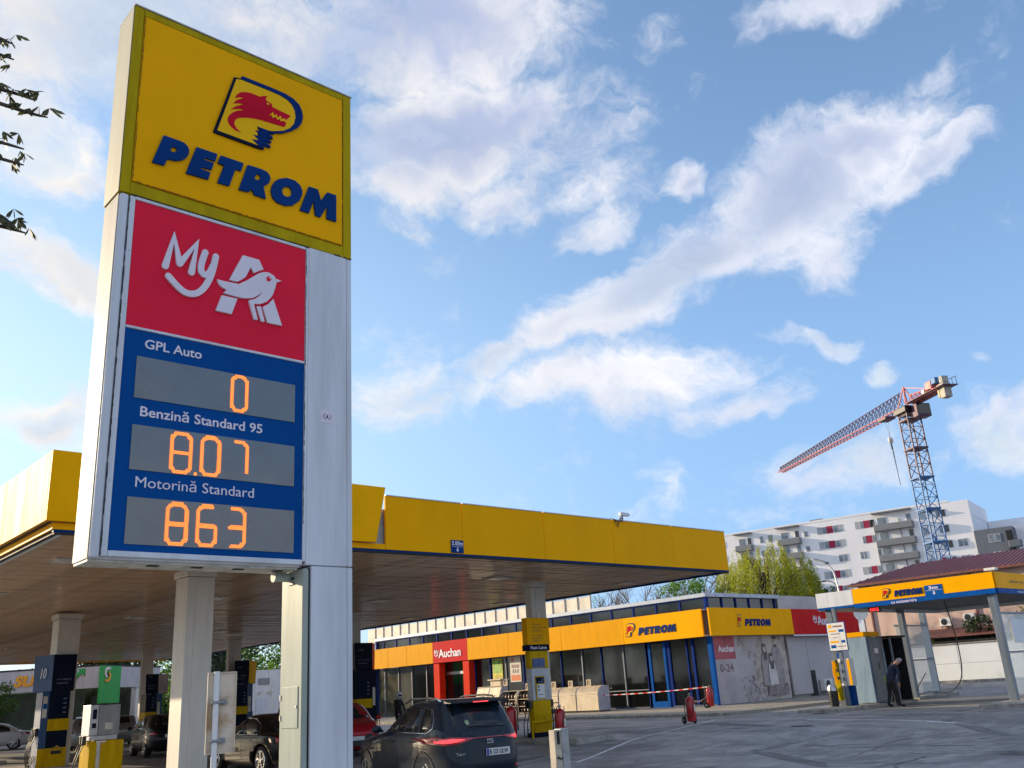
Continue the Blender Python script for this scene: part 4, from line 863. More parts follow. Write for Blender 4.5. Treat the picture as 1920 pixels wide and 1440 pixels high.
ab('parapet','apt_white',-3,38.6,26.41,26.75,-.4,.05); ab('parapet','apt_white',38.61,41.6,23.9,24.0,-16,.02)
ab('set_back_storey','apt_white',-2,38.5,26.42,26.8,-15,-.5)
ab('roof_hatch','balcony_grey',15.0,17.2,26.8,27.1,-3,-1)
proto={}
def win(a,z,w=1.0,h=1.25,m='apt_pane'):
    key=(round(w,2),round(h,2),m)
    if key not in proto:
        b=MB(); b.fr=(V((0,0,0)),e,V((0,0,1)),nn); b.box(0,w,0,h,.02,.06); o=b.build('window','apt_frame',AP)
        b=MB(); b.fr=(V((0,0,0)),e,V((0,0,1)),nn); b.box(.07,w-.07,.07,h-.07,.061,.075); p=b.build('pane',m,o); proto[key]=(o,p)
    else:
        o=proto[key][0].copy(); COL.objects.link(o); p=proto[key][1].copy(); p.parent=o; COL.objects.link(p)
    o.location=A+e*a+V((0,0,z)); return o
def blk(a,z,w,m='apt_red',h=1.25):
    ab('cladding_panel',m,a,a+w,z,z+h,.012,.05)
def blind(a,z,w=.85): ab('shutter','apt_shutter',a,a+w,z,z+1.25,.012,.045)
for i,z in enumerate((24.15,21.55,19.0,16.35,13.75,11.1,8.5)):
    # left group, middle group and right group of openings, varying by floor as seen
    win(13.9,z-.05,.75,1.0)
    if i!=2:
        blind(16.4,z); win(17.3,z,.75); blk(18.05,z,1.15); win(19.25,z,.75); blind(20.05,z); 
        blind(23.1,z) if i!=1 else None; win(23.95,z,.6) ; blk(24.45,z,1.15); (win(25.65,z,.55) if i!=0 else blk(25.65,z,.7,'inside_dark'))
    else: win(19.4,z,.75); win(20.15,z,.75); win(23.1,z,.6); win(23.75,z,.5); win(26.1,z,.6)
    blind(33.9,z,.9)
    if i in (3,4): blk(36.0,z,.8)
    win(36.4+.1*i,z,.7); win(37.15+.1*i,z,.8,m='shop_glass')
    if i>=2: win(38.9,z,.75); win(39.65,z,.7)
    # balconies
    for a0,a1,k in ((1.0,4.3,0),(9.2,13.4,0),(26.4,32.8,1)):
        if k==1 and i>5: continue
        bz=z-1.0+ (.1 if k else 0)
        bal=ab('balcony','balcony_grey',a0,a1,bz-.15,bz+1.0,-.0+.02,1.3 if k else 1.1,bev=.12)
        win(a0+.5,bz+.4,1.5 if k else 1.3,1.9); win(a1-1.1,bz+.4,.8,1.9,'apt_pane' if (i+k)%2 else 'shop_glass')
        if i==0: ab('balcony_roof','balcony_grey',a0-.1,a1,26.15,26.35,.02,1.2)
    win(5.6,z,.7); win(7.2,z,.9); win(-2.2,z,.9)
for a in (26.2,30.4): ab('downpipe','balcony_grey',a,a+.12,8,25,.02,.12)
GB=thing('grey_block','dark grey apartment wing with white window at the right of the white block','building',(158,60,0))
b=MB(); b.fr=fa; b.box(41.65,47.2,0,21.1,-14,.9); b.build('wall','apt_grey',GB)
for z in (18.9,16.1,13.3):
    for a in (43.6,44.5):
        b=MB(); b.fr=fa; b.box(a,a+.85,z,z+1.3,.92,.97); w=b.build('window','apt_frame',GB); b=MB(); b.fr=fa; b.box(a+.06,a+.79,z+.06,z+1.24,.971,.98); b.build('pane','apt_pane',w)
    b=MB(); b.fr=fa; b.box(46.4,48.2,z-1.2,z-.1,.91,2.2); b.build('balcony','apt_grey',GB,bevel=.1)
    b=MB(); b.fr=fa; b.box(46.2,47.1,z,z+1.6,.905,.93); b.build('opening','inside_dark',GB)
WB=thing('white_block','white stepped apartment wing behind the dark grey wing','building',(162,58,0))
b=MB(); b.fr=fa; b.box(41.7,50,0,24.1,-20,-14.1); b.build('wall','apt_white',WB); b=MB(); b.fr=fa; b.box(47.25,58,0,21.6,-13.9,-2); b.build('wall','apt_white',WB)
for z in (19,16.2,13.4):
    for a in (48.5,50.5,53): 
        b=MB(); b.fr=fa; b.box(a,a+.9,z,z+1.3,-1.98,-1.94); b.build('window','apt_pane',WB)
b=MB(); b.fr=fa; b.box(38.8,41.4,24.02,24.1,-3,-.1); b.build('terrace','balcony_grey',AP)
b=MB(); b.fr=fa
for i in range(9): b.box(39.2+i*.27,39.23+i*.27,24.1,25.0,-.2,-.17)
b.box(39.1,41.5,25.0,25.05,-.22,-.15); b.build('railing','grey_metal',AP,kind='stuff')
ab('roof_house','apt_white',38.9,41.4,24.1,26.3,-9,-3.5)
# ---------------------------------------------------------------- tower crane
mat('crane_red',(.62,.20,.18),.5,var=.2); mat('crane_blue',(.015,.14,.38),.5,var=.15); mat('crane_dark',(.10,.045,.085),.5,var=.2); mat('concrete',(.42,.40,.36),.8,var=.2); mat('crane_yellow',(.50,.44,.30),.7,var=.15); mat('crane_white',(.65,.64,.6),.5)
CR=thing('tower_crane','red and white tower crane with blue lower mast behind the forecourt','crane',(106,44.65,0))
cx,cy=106.0,44.65; jd=(V((124.3,73.7,0))-V((cx,cy,0))).normalized(); js=V((-jd.y,jd.x,0)); w=.85
def lattice(name,m,z0,z1,step):
    b=MB(); crn=[V((cx,cy,0))+jd*sx*w+js*sy*w for sx,sy in ((-1,-1),(1,-1),(1,1),(-1,1))]
    for c in crn: b.tube([c+V((0,0,z0)),c+V((0,0,z1))],.10,5)
    z=z0;k=0
    while z<z1-.1:
        zz_=min(z+step,z1)
        for i in range(4):
            a,c=crn[i],crn[(i+1)%4]
            if k%2: a,c=c,a
            b.tube([a+V((0,0,z)),c+V((0,0,zz_))],.05,4); b.tube([a+V((0,0,zz_)),c+V((0,0,zz_))],.045,4)
            mid=(a+c)/2; b.tube([a+V((0,0,z)),mid+V((0,0,(z+zz_)/2))],.03,4)
        z=zz_;k+=1
    return b.build(name,m,CR,kind='stuff')
lattice('lower_mast','crane_blue',0,21.9,1.5); lattice('upper_mast','crane_dark',21.95,29.7,1.5)
for z in (21.9,25.4,28.9,18.2,14.4):
    b=MB(); o_=V((cx,cy,z)); b.fr=(o_,jd,js,V((0,0,1))); b.box(-.98,.98,-.98,.98,-.09,.09); b.build('mast_collar','crane_blue' if z<22.5 else 'crane_dark',CR)
b=MB(); b.fr=(V((cx,cy,29.7)),jd,js,V((0,0,1))); b.box(-1.25,1.25,-1.2,1.2,0,.75); b.build('slewing_ring','black_plastic',CR,bevel=.1)
b=MB(); b.fr=(V((cx,cy,29.8)),jd,js,V((0,0,1))); b.box(-2.3,-.9,-1.4,.4,-1.0,.6); cb=b.build('cab','crane_dark',CR,bevel=.1); b=MB(); b.fr=(V((cx,cy,29.8)),jd,js,V((0,0,1))); b.box(-2.32,-2.305,-1.3,.3,-.7,.5); b.build('pane','shop_glass',cb)
# jib: triangular truss, thinning towards the tip
def truss(name,d0,d1,hb,h0,h1,wd,m,n,topm=None):
    o0=V((cx,cy,0)); b=MB(); tm=MB(); P=[]
    for i in range(n+1):
        t=i/n; d=d0+(d1-d0)*t; h=h0+(h1-h0)*t; ww=wd*(1-.35*t)
        c=o0+jd*d; P.append((c+js*ww+V((0,0,hb)),c-js*ww+V((0,0,hb)),c+V((0,0,hb+h))))
    for i in range(n):
        a,c=P[i],P[i+1]
        for k in range(3): (tm if k==2 else b).tube([a[k],c[k]],.075 if k==2 else .07,5)
        mid=(a[2]+c[2])/2
        for q in (a[0],a[1],c[0],c[1]): tm.tube([q,mid],.04,4)
        b.tube([a[0],c[1]],.035,4); b.tube([a[0],a[1]],.04,4)
    b.build(name,m,CR,kind='stuff'); tm.build(name.replace('chord','lacing'),topm or m,CR,kind='stuff')
truss('jib_chord',.8,34.2,30.6,2.0,.8,.7,'crane_red',40,'crane_dark')
truss('counter_jib_chord',-7.0,-.8,30.6,.5,1.2,.7,'crane_red',8)
b=MB(); o0=V((cx,cy,30.6)); 
for sg in (-1,1):
    b.tube([o0+js*.7*sg+jd*.8,o0+V((0,0,2.5))],.09,5); b.tube([o0+js*.7*sg-jd*.8,o0+V((0,0,2.5))],.09,5); b.tube([o0+js*.6*sg-jd*6.8,o0+V((0,0,2.4))],.05,4)
b.build('tower_head','crane_red',CR,kind='stuff')
for a0,a1,s0_,s1_,z0,z1,m,nm in ((-7.8,-6.9,-.45,.45,-1.2,.5,'concrete','counterweight'),(-6.85,-6.5,-.45,.45,-1.0,.4,'crane_yellow','counterweight'),(-7.7,-7.1,-.4,.4,.55,1.3,'concrete','counterweight'),(-5.7,-4.6,-.5,.5,.5,1.4,'crane_red','winch'),(-4.3,-3.8,-.5,.5,.3,.8,'crane_white','winch'),(-6.6,-5.8,-.5,.5,.8,1.5,'crane_blue','winch')):
    b=MB(); b.fr=(o0,jd,js,V((0,0,1))); b.box(a0,a1,s0_,s1_,z0,z1); b.build(nm,m,CR,bevel=.06)
b=MB(); b.fr=(o0,jd,js,V((0,0,1)))
for i in range(11): b.box(-8.2+i*.7,-8.16+i*.7,-1.0,-.96,.1,1.1)
b.box(-8.2,-1.2,-1.0,-.96,1.05,1.1); b.box(-8.4,-1.2,-1.0,1.0,.02,.08); b.build('walkway','crane_dark',CR,kind='stuff')
h=o0+jd*4.6
b=MB(); b.fr=(h,jd,js,V((0,0,1))); b.box(-.9,.9,-.7,.7,-.35,-.05); b.build('trolley','crane_dark',CR)
b=MB(); b.tube([h+js*.25,h+V((0,0,-2.6))],.025,4); b.tube([h-js*.25,h+V((0,0,-2.6))],.025,4); b.build('hoist_rope','steel',CR,kind='stuff')
b=MB(); b.ell(h+V((0,0,-2.9)),(.42,.3,.45)); b.build('hook_block','crane_white',CR,smooth=True)
b=MB(); b.tube([h+V((0,0,-3.3)),h+V((0,0,-4.0))],[.10,.10],5); b.tube([h+V((0,0,-3.6)),h+jd*-.25+V((0,0,-8.6))],.035,4); b.tube([h+V((.2,0,-3.6)),h+jd*-.2+V((0,0,-8.0))],.03,4); b.build('sling','black_plastic',CR,kind='stuff')
# ---------------------------------------------------------------- pump islands and pumps
mat('pump_blue',(.012,.06,.17),.4,var=.12,streak=2); mat('pump_navy',(.008,.013,.03),.35,var=.15); mat('pump_yellow',(.62,.38,.005),.4,var=.14,streak=2)
mat('pump_grey',(.26,.27,.28),.4,metal=.2,var=.12,streak=2); mat('pump_silver',(.42,.45,.50),.35,metal=.4,var=.12); mat('screen_blue',(.012,.07,.28),.2,var=.3,scale=8); mat('dim_text',(.20,.24,.30),.5); mat('ochre_text',(.36,.25,.03),.5)
mat('hose_red',(.25,.01,.01),.5)
for x,y in ((9.55,22.5),(9.9,33.4),(21.0,22.4),(21.05,33.4),(21.05,44.2),(21.05,55.4),(9.9,44.2),(17.1,44.2)):
    b=MB(); b.box(x-.85,x+.85,y-2.6,y+2.6,-.35,.14); b.build('pump_island','kerb_stone',kind='structure',bevel=.04)
def tp(P,nm,m,x0,x1,y0,y1,z0,z1,bev=.006):
    b=MB(); b.box(x0,x1,y0,y1,z0,z1); return b.build(nm,m,P,bevel=bev)
def nozzles(P,x,y,z,n=3,m='black_plastic',side=-1):
    for i in range(n):
        yy=y+i*.16
        b=MB(); b.box(x-.05,x+.05,yy-.035,yy+.035,z,z+.22); b.tube([(x+side*.03,yy,z+.05),(x+side*.10,yy,z-.05),(x+side*.13,yy,z-.16)],.016,6); b.build('nozzle',m,P,bevel=.006)
        b=MB(); b.tube(smoothp3([(x,yy,z+.02),(x+side*.18,yy,z-.5),(x+side*.10,yy+.02,z-.95),(x,yy,z-.6)]),.016,6); b.build('hose','black_plastic',P,smooth=True)
# fast lane pump in front of its column
FP=thing('fuel_pump','yellow and grey fast lane fuel pump in front of the canopy column','fuel pump',(20.9,21.9,.14))
top=tp(FP,'sign_box','yellow_panel',20.40,21.36,21.88,22.13,2.90,3.73)
for i,(s,z) in enumerate((('BENZINĂ',3.50),('Standard 95',3.40),('EXTRA 99',3.30),('MOTORINĂ',3.16),('Standard',3.07),('EXTRA',2.98))): text(s,fY(21.877),20.62,20.62+.055*len(s),z,z+.06,'ochre_text',top)
fl=tp(FP,'lane_sign','deep_navy',20.36,21.30,21.84,22.13,2.715,2.895); text('Fast Lane',fY(21.837),20.46,21.16,2.755,2.855,'white_letter',fl,bold=.02)
bo=tp(FP,'upper_body','pump_yellow',20.48,21.25,21.90,22.13,2.175,2.71); sc2=tp(bo,'price_screen','screen_blue',20.54,21.08,21.885,21.898,2.20,2.48,0)
for z,s in ((2.385,'8.07  8.63'),(2.24,'9.12  9.40')): text(s,fY(21.883),20.6,21.02,z,z+.055,'dim_text',sc2)
tp(FP,'body','pump_silver',20.50,21.22,21.90,22.13,1.22,2.172); sd_=tp(FP,'display_frame','pump_yellow',20.61,21.02,21.885,21.898,1.24,1.94,0)
dd=tp(FP,'display','deep_navy',20.645,20.985,21.872,21.884,1.72,1.905,0); b=MB(); b.fr=fY(21.871); b.prism([(20.72,1.75),(20.93,1.75),(20.95,1.88),(20.90,1.88),(20.88,1.79),(20.72,1.78)],0,.002); b.build('print','screen_blue',dd)
cd=tp(FP,'notice','white_paint',20.66,20.99,21.872,21.884,1.28,1.69,0)
for q in ((20.69,1.60,.07,.05),(20.69,1.50,.07,.05),(20.72,1.38,.2,.015)): tp(cd,'print','groove',q[0],q[0]+q[2],21.869,21.8715,q[1],q[1]+q[3],0)
tp(FP,'lower_body','pump_yellow',20.49,21.24,21.90,22.13,.14,1.215); tp(FP,'foot','pump_navy',20.42,21.3,21.86,22.14,.1,.28)
b=MB(); b.tube([(20.2,21.7,.14),(20.2,21.7,.6),(21.45,21.7,.6),(21.45,21.7,.14)],.035,8); b.tube([(20.55,21.68,.6),(20.6,21.68,.78),(20.95,21.68,.80),(21.0,21.68,.6)],.02,6); b.build('guard_rail','pump_yellow',FP,smooth=True)
nozzles(FP,21.32,21.95,1.0,2,side=1); nozzles(FP,20.40,21.95,1.0,2,side=-1)
tp(FP,'hose_box','black_plastic',21.27,21.66,21.9,22.1,.78,.92)
# pump 10: blue tower with dark sign head
def tower_pump(lbl,xl,xc,xr,dl,dr,y,z0,z1,num,side,body):
    P=thing('fuel_pump',lbl,'fuel pump',(xc,y+.3,.14),0,'tower fuel pumps under the canopy')
    h=MB(); T_=.03; Lx,Rx=(xl,y+dl),(xr,y+dr); C_=(xc,y); Bk=(max(xr,xc)-.05,y+.95)
    def in_(p,k): cx_=(xl+xr)/2; return (cx_+(p[0]-cx_)*k,p[1])
    h.v=[(*in_(q,.95),z0) for q in (Lx,C_,Rx,Bk)]+[(*q,z1) for q in (Lx,C_,Rx,Bk)]
    h.f=[(0,1,5,4),(1,2,6,5),(2,3,7,6),(3,0,4,7),(4,5,6,7),(0,3,2,1)]; h.m=[0,1,1,1,1,1] if num else [1,0,1,1,1,1]; hd=h.build('sign_head',[side,'pump_navy'],P,bevel=.012)
    def fr_(p,q): u=V((q[0]-p[0],q[1]-p[1],0)); L=u.length; u/=L; return (V((p[0],p[1],0)),u,V((0,0,1)),u.cross(V((0,0,1)))),L
    f1,L1=fr_(Lx,C_); f2,L2=fr_(C_,Rx); dk,Ld=(f2,L2) if num else (f1,L1)
    if num: text(num,off(f1,.02),L1*.42,L1*.72,z0+.42,z0+.74,'white_letter',hd,bold=.01,shear=.15)
    for s_,w_,z in (('MOTORINĂ',.62,.34),('Standard 51',.48,.22),('EXTRA',.3,.72) if not num else ('',0,0)): 
        if s_: text(s_,off(dk,.018),Ld*.2,Ld*(.2+w_),z0+z,z0+z+.065,'dim_text',hd)
    bx0,bx1=(xc+.02,xr-.12) if num else (xl+.10,xc-.04)
    sx0,sx1=(xl+.12,xc+.015) if num else (xc-.035,xc+.26)
    yb=y+.04
    tp(P,'body','pump_navy',bx0,bx1,yb,y+.7,1.58,z0-.01); tp(P,'side_body',body,sx0,sx1,yb+.05,y+.75,.14,z0-.01)
    for i,z in enumerate((1.72,1.86,2.0,2.14)):
        if z<z0-.15: d_=tp(P,'display','deep_navy',bx0+.08,bx1-.08,yb-.015,yb-.002,z,z+.10,0); tp(d_,'print','dim_text',bx1-.2,bx1-.1,yb-.018,yb-.0155,z+.03,z+.06,0)
    tp(P,'shelf_panel','pump_yellow',bx0-.01,bx1+.02,yb-.04,y+.7,1.22,1.575); tp(P,'neck','pump_navy',bx0,bx1,yb,y+.7,.71,1.215)
    lo=tp(P,'base_panel','pump_yellow',bx0-.005,bx1+.01,yb-.03,y+.7,.14,.705); tp(lo,'slot','groove',bx0+.15,bx1-.15,yb-.045,yb-.0315,.52,.62,0)
    b=MB(); b.fr=fY(yb-.032); mx=(bx0+bx1)/2; b.prism([(mx-.2,.62),(mx,.78),(mx+.22,.66),(mx+.18,.62),(mx,.72),(mx-.16,.6)],0,.01); b.build('print','ochre_text',lo)
    tp(P,'base_side','pump_yellow',sx0-.01,sx1+.005,yb+.02,yb+.045,.14,.70,0)
    if num: tp(P,'poster','poster_cream',sx0+.03,sx0+.16,yb+.03,yb+.045,1.62,2.28,0); tp(P,'poster','trim_blue',sx0+.04,sx0+.15,yb+.02,yb+.029,1.9,2.05,0)
    else: tp(P,'notice','poster_cream',sx0+.08,sx0+.2,yb+.035,yb+.048,1.3,2.0,0); tp(P,'reader','poster_cream',bx1-.3,bx1-.1,yb-.018,yb-.002,1.28,1.5,0)
    nozzles(P,(sx0-.04) if num else (sx1+.05),y+.25,1.1,3,side=-1 if num else 1)
    return P
tower_pump('blue tower fuel pump numbered 10 with black sign head at far left',9.27,9.60,10.34,.9,.05,33.0,2.42,3.57,'10','pump_blue','pump_blue')
tower_pump('tower pump with dark and grey sign head right of the green panel',16.84,17.44,18.25,0,.8,44.0,2.36,3.24,'','grey_metal','pump_blue')
tower_pump('tower pump with ochre side on its sign head before the white garage',20.69,21.46,22.25,0,.8,43.0,2.60,3.68,'','pump_yellow','pump_blue')
tower_pump('tower pump with black sign head just right of the price totem',20.93,21.80,22.4,0,.7,32.8,2.70,3.75,'','portal_red','pump_navy')
# free standing pump with silver top and yellow base
YP=thing('fuel_pump','free-standing pump with grey top and yellow base left of the white column','fuel pump',(8.9,26,.0))
s=26/24
tp(YP,'head','pump_grey',8.80,9.32,25.95,26.6,1.12,1.86); sp_=tp(YP,'side_panel','pump_silver',8.58,8.795,26.0,26.6,1.12,1.87)
for z,h_ in ((1.52,.24),(1.30,.12)): tp(sp_,'reader','pump_navy',8.64,8.74,25.985,25.998,z,z+h_,0)
tp(YP,'sticker','poster_cream',8.95,9.14,25.935,25.948,1.25,1.42,0); tp(YP,'neck','pump_silver',8.62,9.30,26.0,26.6,1.0,1.115)
tp(YP,'base','pump_yellow',8.88,9.45,25.92,26.65,-.3,.98); tp(YP,'base_side','pump_yellow',8.60,8.875,25.95,26.65,-.3,.97); tp(YP,'strip','poster_cream',8.78,8.87,25.935,25.948,-.2,.95,0)
tp(YP,'label_plate','white_paint',8.75,8.98,25.90,25.918,.94,.98,0)
nozzles(YP,8.5,26.1,.9,2)
# ---------------------------------------------------------------- wheeled extinguishers
mat('ext_red',(.50,.010,.018),.3,var=.12,coat=.4); mat('ext_label',(.62,.62,.60),.5)
def extinguisher(lbl,loc,rz):
    E_=thing('wheeled_extinguisher',lbl,'fire extinguisher',loc,rz,'wheeled red fire extinguishers',local=True)
    b=MB(); b.lathe([(.06,.06),(.15,.09),(.165,.14),(.168,.78),(.15,.86),(.10,.92),(.045,.95)],n=24); b.build('cylinder','ext_red',E_,smooth=50)
    b=MB(); b.cyl((0,0,.95),(0,0,1.02),.03); b.box(-.05,.05,-.02,.02,1.0,1.05); b.build('valve','steel',E_,bevel=.004)
    b=MB(); b.fr=(V((0,0,0)),V((1,0,0)),V((0,0,1)),V((0,-1,0))); m=MB()
    for i in range(8):
        a0=R(-75+i*9); a1=R(-75+(i+1)*9); m.v+=[(.170*math.cos(a0),.170*math.sin(a0),.42),(.170*math.cos(a1),.170*math.sin(a1),.42),(.170*math.cos(a1),.170*math.sin(a1),.66),(.170*math.cos(a0),.170*math.sin(a0),.66)]; m.f.append((4*i,4*i+1,4*i+2,4*i+3)); m.m.append(0)
    m.build('label','ext_label',E_)
    b=MB(); b.tube(smoothp3([(.02,-.03,1.0),(-.16,-.14,1.0),(-.26,-.16,.7),(-.24,-.14,.35),(-.14,-.18,.25),(-.02,-.20,.5),(.05,-.19,.85),(.1,-.1,1.0)]),.014,6); b.build('hose','black_plastic',E_,smooth=True)
    b=MB(); b.tube([(-.14,.18,.10),(-.14,.2,1.0),(-.12,.26,1.12),(.12,.26,1.12),(.14,.2,1.0),(.14,.18,.10)],.016,6); b.build('frame','black_plastic',E_,smooth=True)
    for sx in (-.22,.22):
        w_=MB(); w_.cyl((sx-.025,.16,.13),(sx+.025,.16,.13),.13,n=20); w=w_.build('wheel','rubber',E_,bevel=.01); w_=MB(); w_.cyl((sx-.03,.16,.13),(sx+.03,.16,.13),.05,n=12); w_.build('hub','steel',w)
    b=MB(); b.cyl((-.2,.16,.13),(.2,.16,.13),.012); b.build('axle','steel',E_)
    return E_
extinguisher('red wheeled extinguisher in front of the fast lane pump',(20.86,21.15,0),R(-15))
extinguisher('red wheeled extinguisher glowing in the sun left of the fast lane pump',(20.15,22.6,.14),R(60))
extinguisher('red wheeled extinguisher standing alone on the asphalt before the shop',(28.5,22.05,0),R(-20))
extinguisher('red wheeled extinguisher at the corner of the shop by the printed mural',(38.6,28.6,.125),R(20))
# ---------------------------------------------------------------- bottle lockers and racks on the pavement
mat('locker_cream',(.62,.50,.34),.5,var=.12,scale=2,streak=1.5); mat('locker_side_shade',(.42,.42,.47),.5,var=.1); mat('locker_dark',(.05,.045,.04),.6); mat('tube_cream',(.60,.50,.36),.45,var=.1); mat('bottle_dark',(.10,.05,.03),.35,var=.4,scale=8)  # blue shade on the cream lockers' end panels is put into their colour
mat('card_print',(.30,.22,.12),.6,var=.5,scale=12)
def locker(y0,y1,lbl,x=38.0,h=1.45):
    L_=thing('gas_locker',lbl,'locker',(x+.4,(y0+y1)/2,.125),0,'bottle lockers and racks along the shop front')
    fr=(V((0,y1,0)),V((1,0,0)),V((0,0,1)),V((0,-1,0)))
    prof=[(x+.9,.20),(x+.9,h)]+[(x+.42-.42*math.sin(R(a)),h-.42+.42*math.cos(R(a))) for a in range(0,91,15)]+[(x,.20)]
    for yy in (y0,y1-.03):
        b=MB(); b.fr=(V((0,yy+.03,0)),V((1,0,0)),V((0,0,1)),V((0,-1,0))); b.prism(prof,0,.03); b.build('side_panel','locker_side_shade',L_)
    # slats follow the curved front
    path=[V((x,.22+i*.055)) for i in range(int((h-.42-.22)/.055))]+[V((x+.42-.42*math.cos(R(a)),h-.42+.42*math.sin(R(a)))) for a in range(0,91,8)]+[V((x+.5+i*.08,h)) for i in range(5)]
    sm=MB(); k=0
    for p,q in zip(path,path[1:]):
        d=(q-p).normalized(); n_=V((-d.y,d.x)); q2=p+(q-p)*.82
        sm=MB(); sm.v=[(a.x,yy,a.y) for yy in (y0+.035,y1-.035) for a in (p+n_*.02,q2+n_*.012,q2-n_*.004,p-n_*.004)]
        sm.f=[(0,1,2,3),(7,6,5,4),(0,4,5,1),(1,5,6,2),(2,6,7,3),(3,7,4,0)]; sm.m=[0]*6; sm.build('slat','locker_cream',L_)
    b=MB(); b.box(x+.05,x+.88,y0+.04,y1-.04,.15,h-.46); b.build('core','locker_dark',L_)
    b=MB()
    for yy in (y0+.05,y1-.1): b.box(x+.1,x+.15,yy,yy+.05,.11,.199); b.box(x+.8,x+.85,yy,yy+.05,.11,.199)
    b.build('feet','locker_dark',L_,kind='stuff')
    return L_
locker(35.47,37.12,'rightmost cream roller-shutter locker before the shop windows'); locker(37.16,38.50,'middle cream roller-shutter locker before the shop windows'); locker(38.56,40.3,'cream roller-shutter locker partly behind the fast lane pump')
def cardframe(y,z,lbl,x=38.35):
    c=thing('card_frame',lbl,'card frame',(x,y,z),0,'square card frames standing on the lockers',local=True)
    for q in ((-.17,.17,0,.05),(-.17,.17,.31,.36),(-.17,-.12,.051,.309),(.12,.17,.051,.309)):
        b=MB(); b.box(-.02,.02,q[0],q[1],q[2],q[3]); b.build('frame_bar','tube_cream',c)
    b=MB(); b.box(0,.01,-.118,.118,.052,.308); b.build('card','card_print',c)
cardframe(36.45,1.45,'rightmost small cream card frame on top of the shutter lockers'); cardframe(37.85,1.45,'middle small cream card frame on top of the shutter lockers'); cardframe(39.2,1.45,'small cream card frame on the locker nearest the yellow pump'); cardframe(41.4,1.46,'small cream card frame on the open bottle rack'); cardframe(43.35,1.77,'small cream card frame at the end of the sloped bins')
def rack(y0,y1,lbl,x=38.0):
    r=thing('bottle_rack',lbl,'rack',(x+.4,(y0+y1)/2,.125),0,'bottle lockers and racks along the shop front')
    arc=[(x+.05,.15),(x,.8)]+[(x+.40-.40*math.cos(R(a)),1.02+.40*math.sin(R(a))) for a in range(0,91,15)]+[(x+.9,1.42),(x+.9,.15)]
    for yy in (y0+.03,y1-.03):
        b=MB(); b.tube([(a,yy,c) for a,c in arc],.05,8); b.build('hoop','tube_cream',r,smooth=True)
    for z in (.18,.55,.95): 
        b=MB(); b.box(x+.03,x+.88,y0+.06,y1-.06,z,z+.03); b.build('shelf','tube_cream',r)
        for i in range(5):
            for j in range(2):
                yy=y0+.2+i*(y1-y0-.35)/4.4; xx=x+.18+j*.3
                c=MB(); c.lathe([(.09,0),(.10,.03),(.10,.2),(.05,.26),(.04,.29)],(xx,yy,z+.032),8); c.build('gas_bottle','bottle_dark',r,smooth=True)
    b=MB(); b.box(x+.86,x+.89,y0+.05,y1-.05,.15,1.40); b.build('back_panel','locker_dark',r)
    b=MB(); b.box(x+.3,x+.9,y0+.02,y1-.02,1.435,1.46); b.build('top_panel','tube_cream',r); 
    return r
rack(40.45,42.05,'open hooped rack of gas bottles beside the fast lane pump'); rack(42.10,43.65,'open hooped rack of gas bottles next to the sloped bins')
def bin_(y0,y1,lbl,x=37.95):
    r=thing('sloped_bin',lbl,'bin',(x+.4,(y0+y1)/2,.125),0,'sloped cream bins by the shop entrance')
    for yy in (y0,y1-.03):
        b=MB(); b.fr=(V((0,yy+.03,0)),V((1,0,0)),V((0,0,1)),V((0,-1,0))); b.prism([(x,.2),(x+.9,.2),(x+.9,1.74),(x+.38,1.74),(x,.8)],0,.03); b.build('side_panel','locker_side_shade',r)
    b=MB(); b.v=[(x+.0,y,z) for y in (y0+.035,y1-.035) for z in (.82,)]; 
    b.v=[(x+.01,y0+.035,.80),(x+.01,y1-.035,.80),(x+.37,y1-.035,1.72),(x+.37,y0+.035,1.72),(x+.06,y0+.035,.78),(x+.06,y1-.035,.78),(x+.42,y1-.035,1.70),(x+.42,y0+.035,1.70)]
    b.f=[(0,1,2,3),(7,6,5,4),(0,4,5,1),(1,5,6,2),(2,6,7,3),(3,7,4,0)]; b.m=[0]*6; fl_=b.build('flap','locker_cream',r,bevel=.01)
    b=MB(); ym=(y0+y1)/2; b.tube([(x+.10,ym-.3,1.10),(x+.07,ym-.3,1.12),(x+.07,ym+.2,1.12),(x+.13,ym+.25,1.22),(x+.16,ym-.2,1.24)],.012,5); b.build('outline_print','card_print',fl_)
    b=MB(); b.box(x+.02,x+.88,y0+.035,y1-.035,.2,.78); b.build('lower_panel','locker_cream',r); b=MB(); b.box(x+.38,x+.9,y0-.01,y1+.01,1.745,1.78); b.build('lid','tube_cream',r)
    return r
bin_(43.72,44.75,'sloped cream bin with faint outline print nearest the rack'); bin_(44.80,45.95,'sloped cream bin closest to the red entrance')
bx_=thing('cream_box','cream box with overhanging lid on top of the sloped bins','box',(38.6,44.3,1.78))
tp(bx_,'body','locker_cream',38.3,38.9,43.75,44.7,1.782,2.12); tp(bx_,'lid','tube_cream',38.2,38.95,43.65,44.85,2.125,2.19)
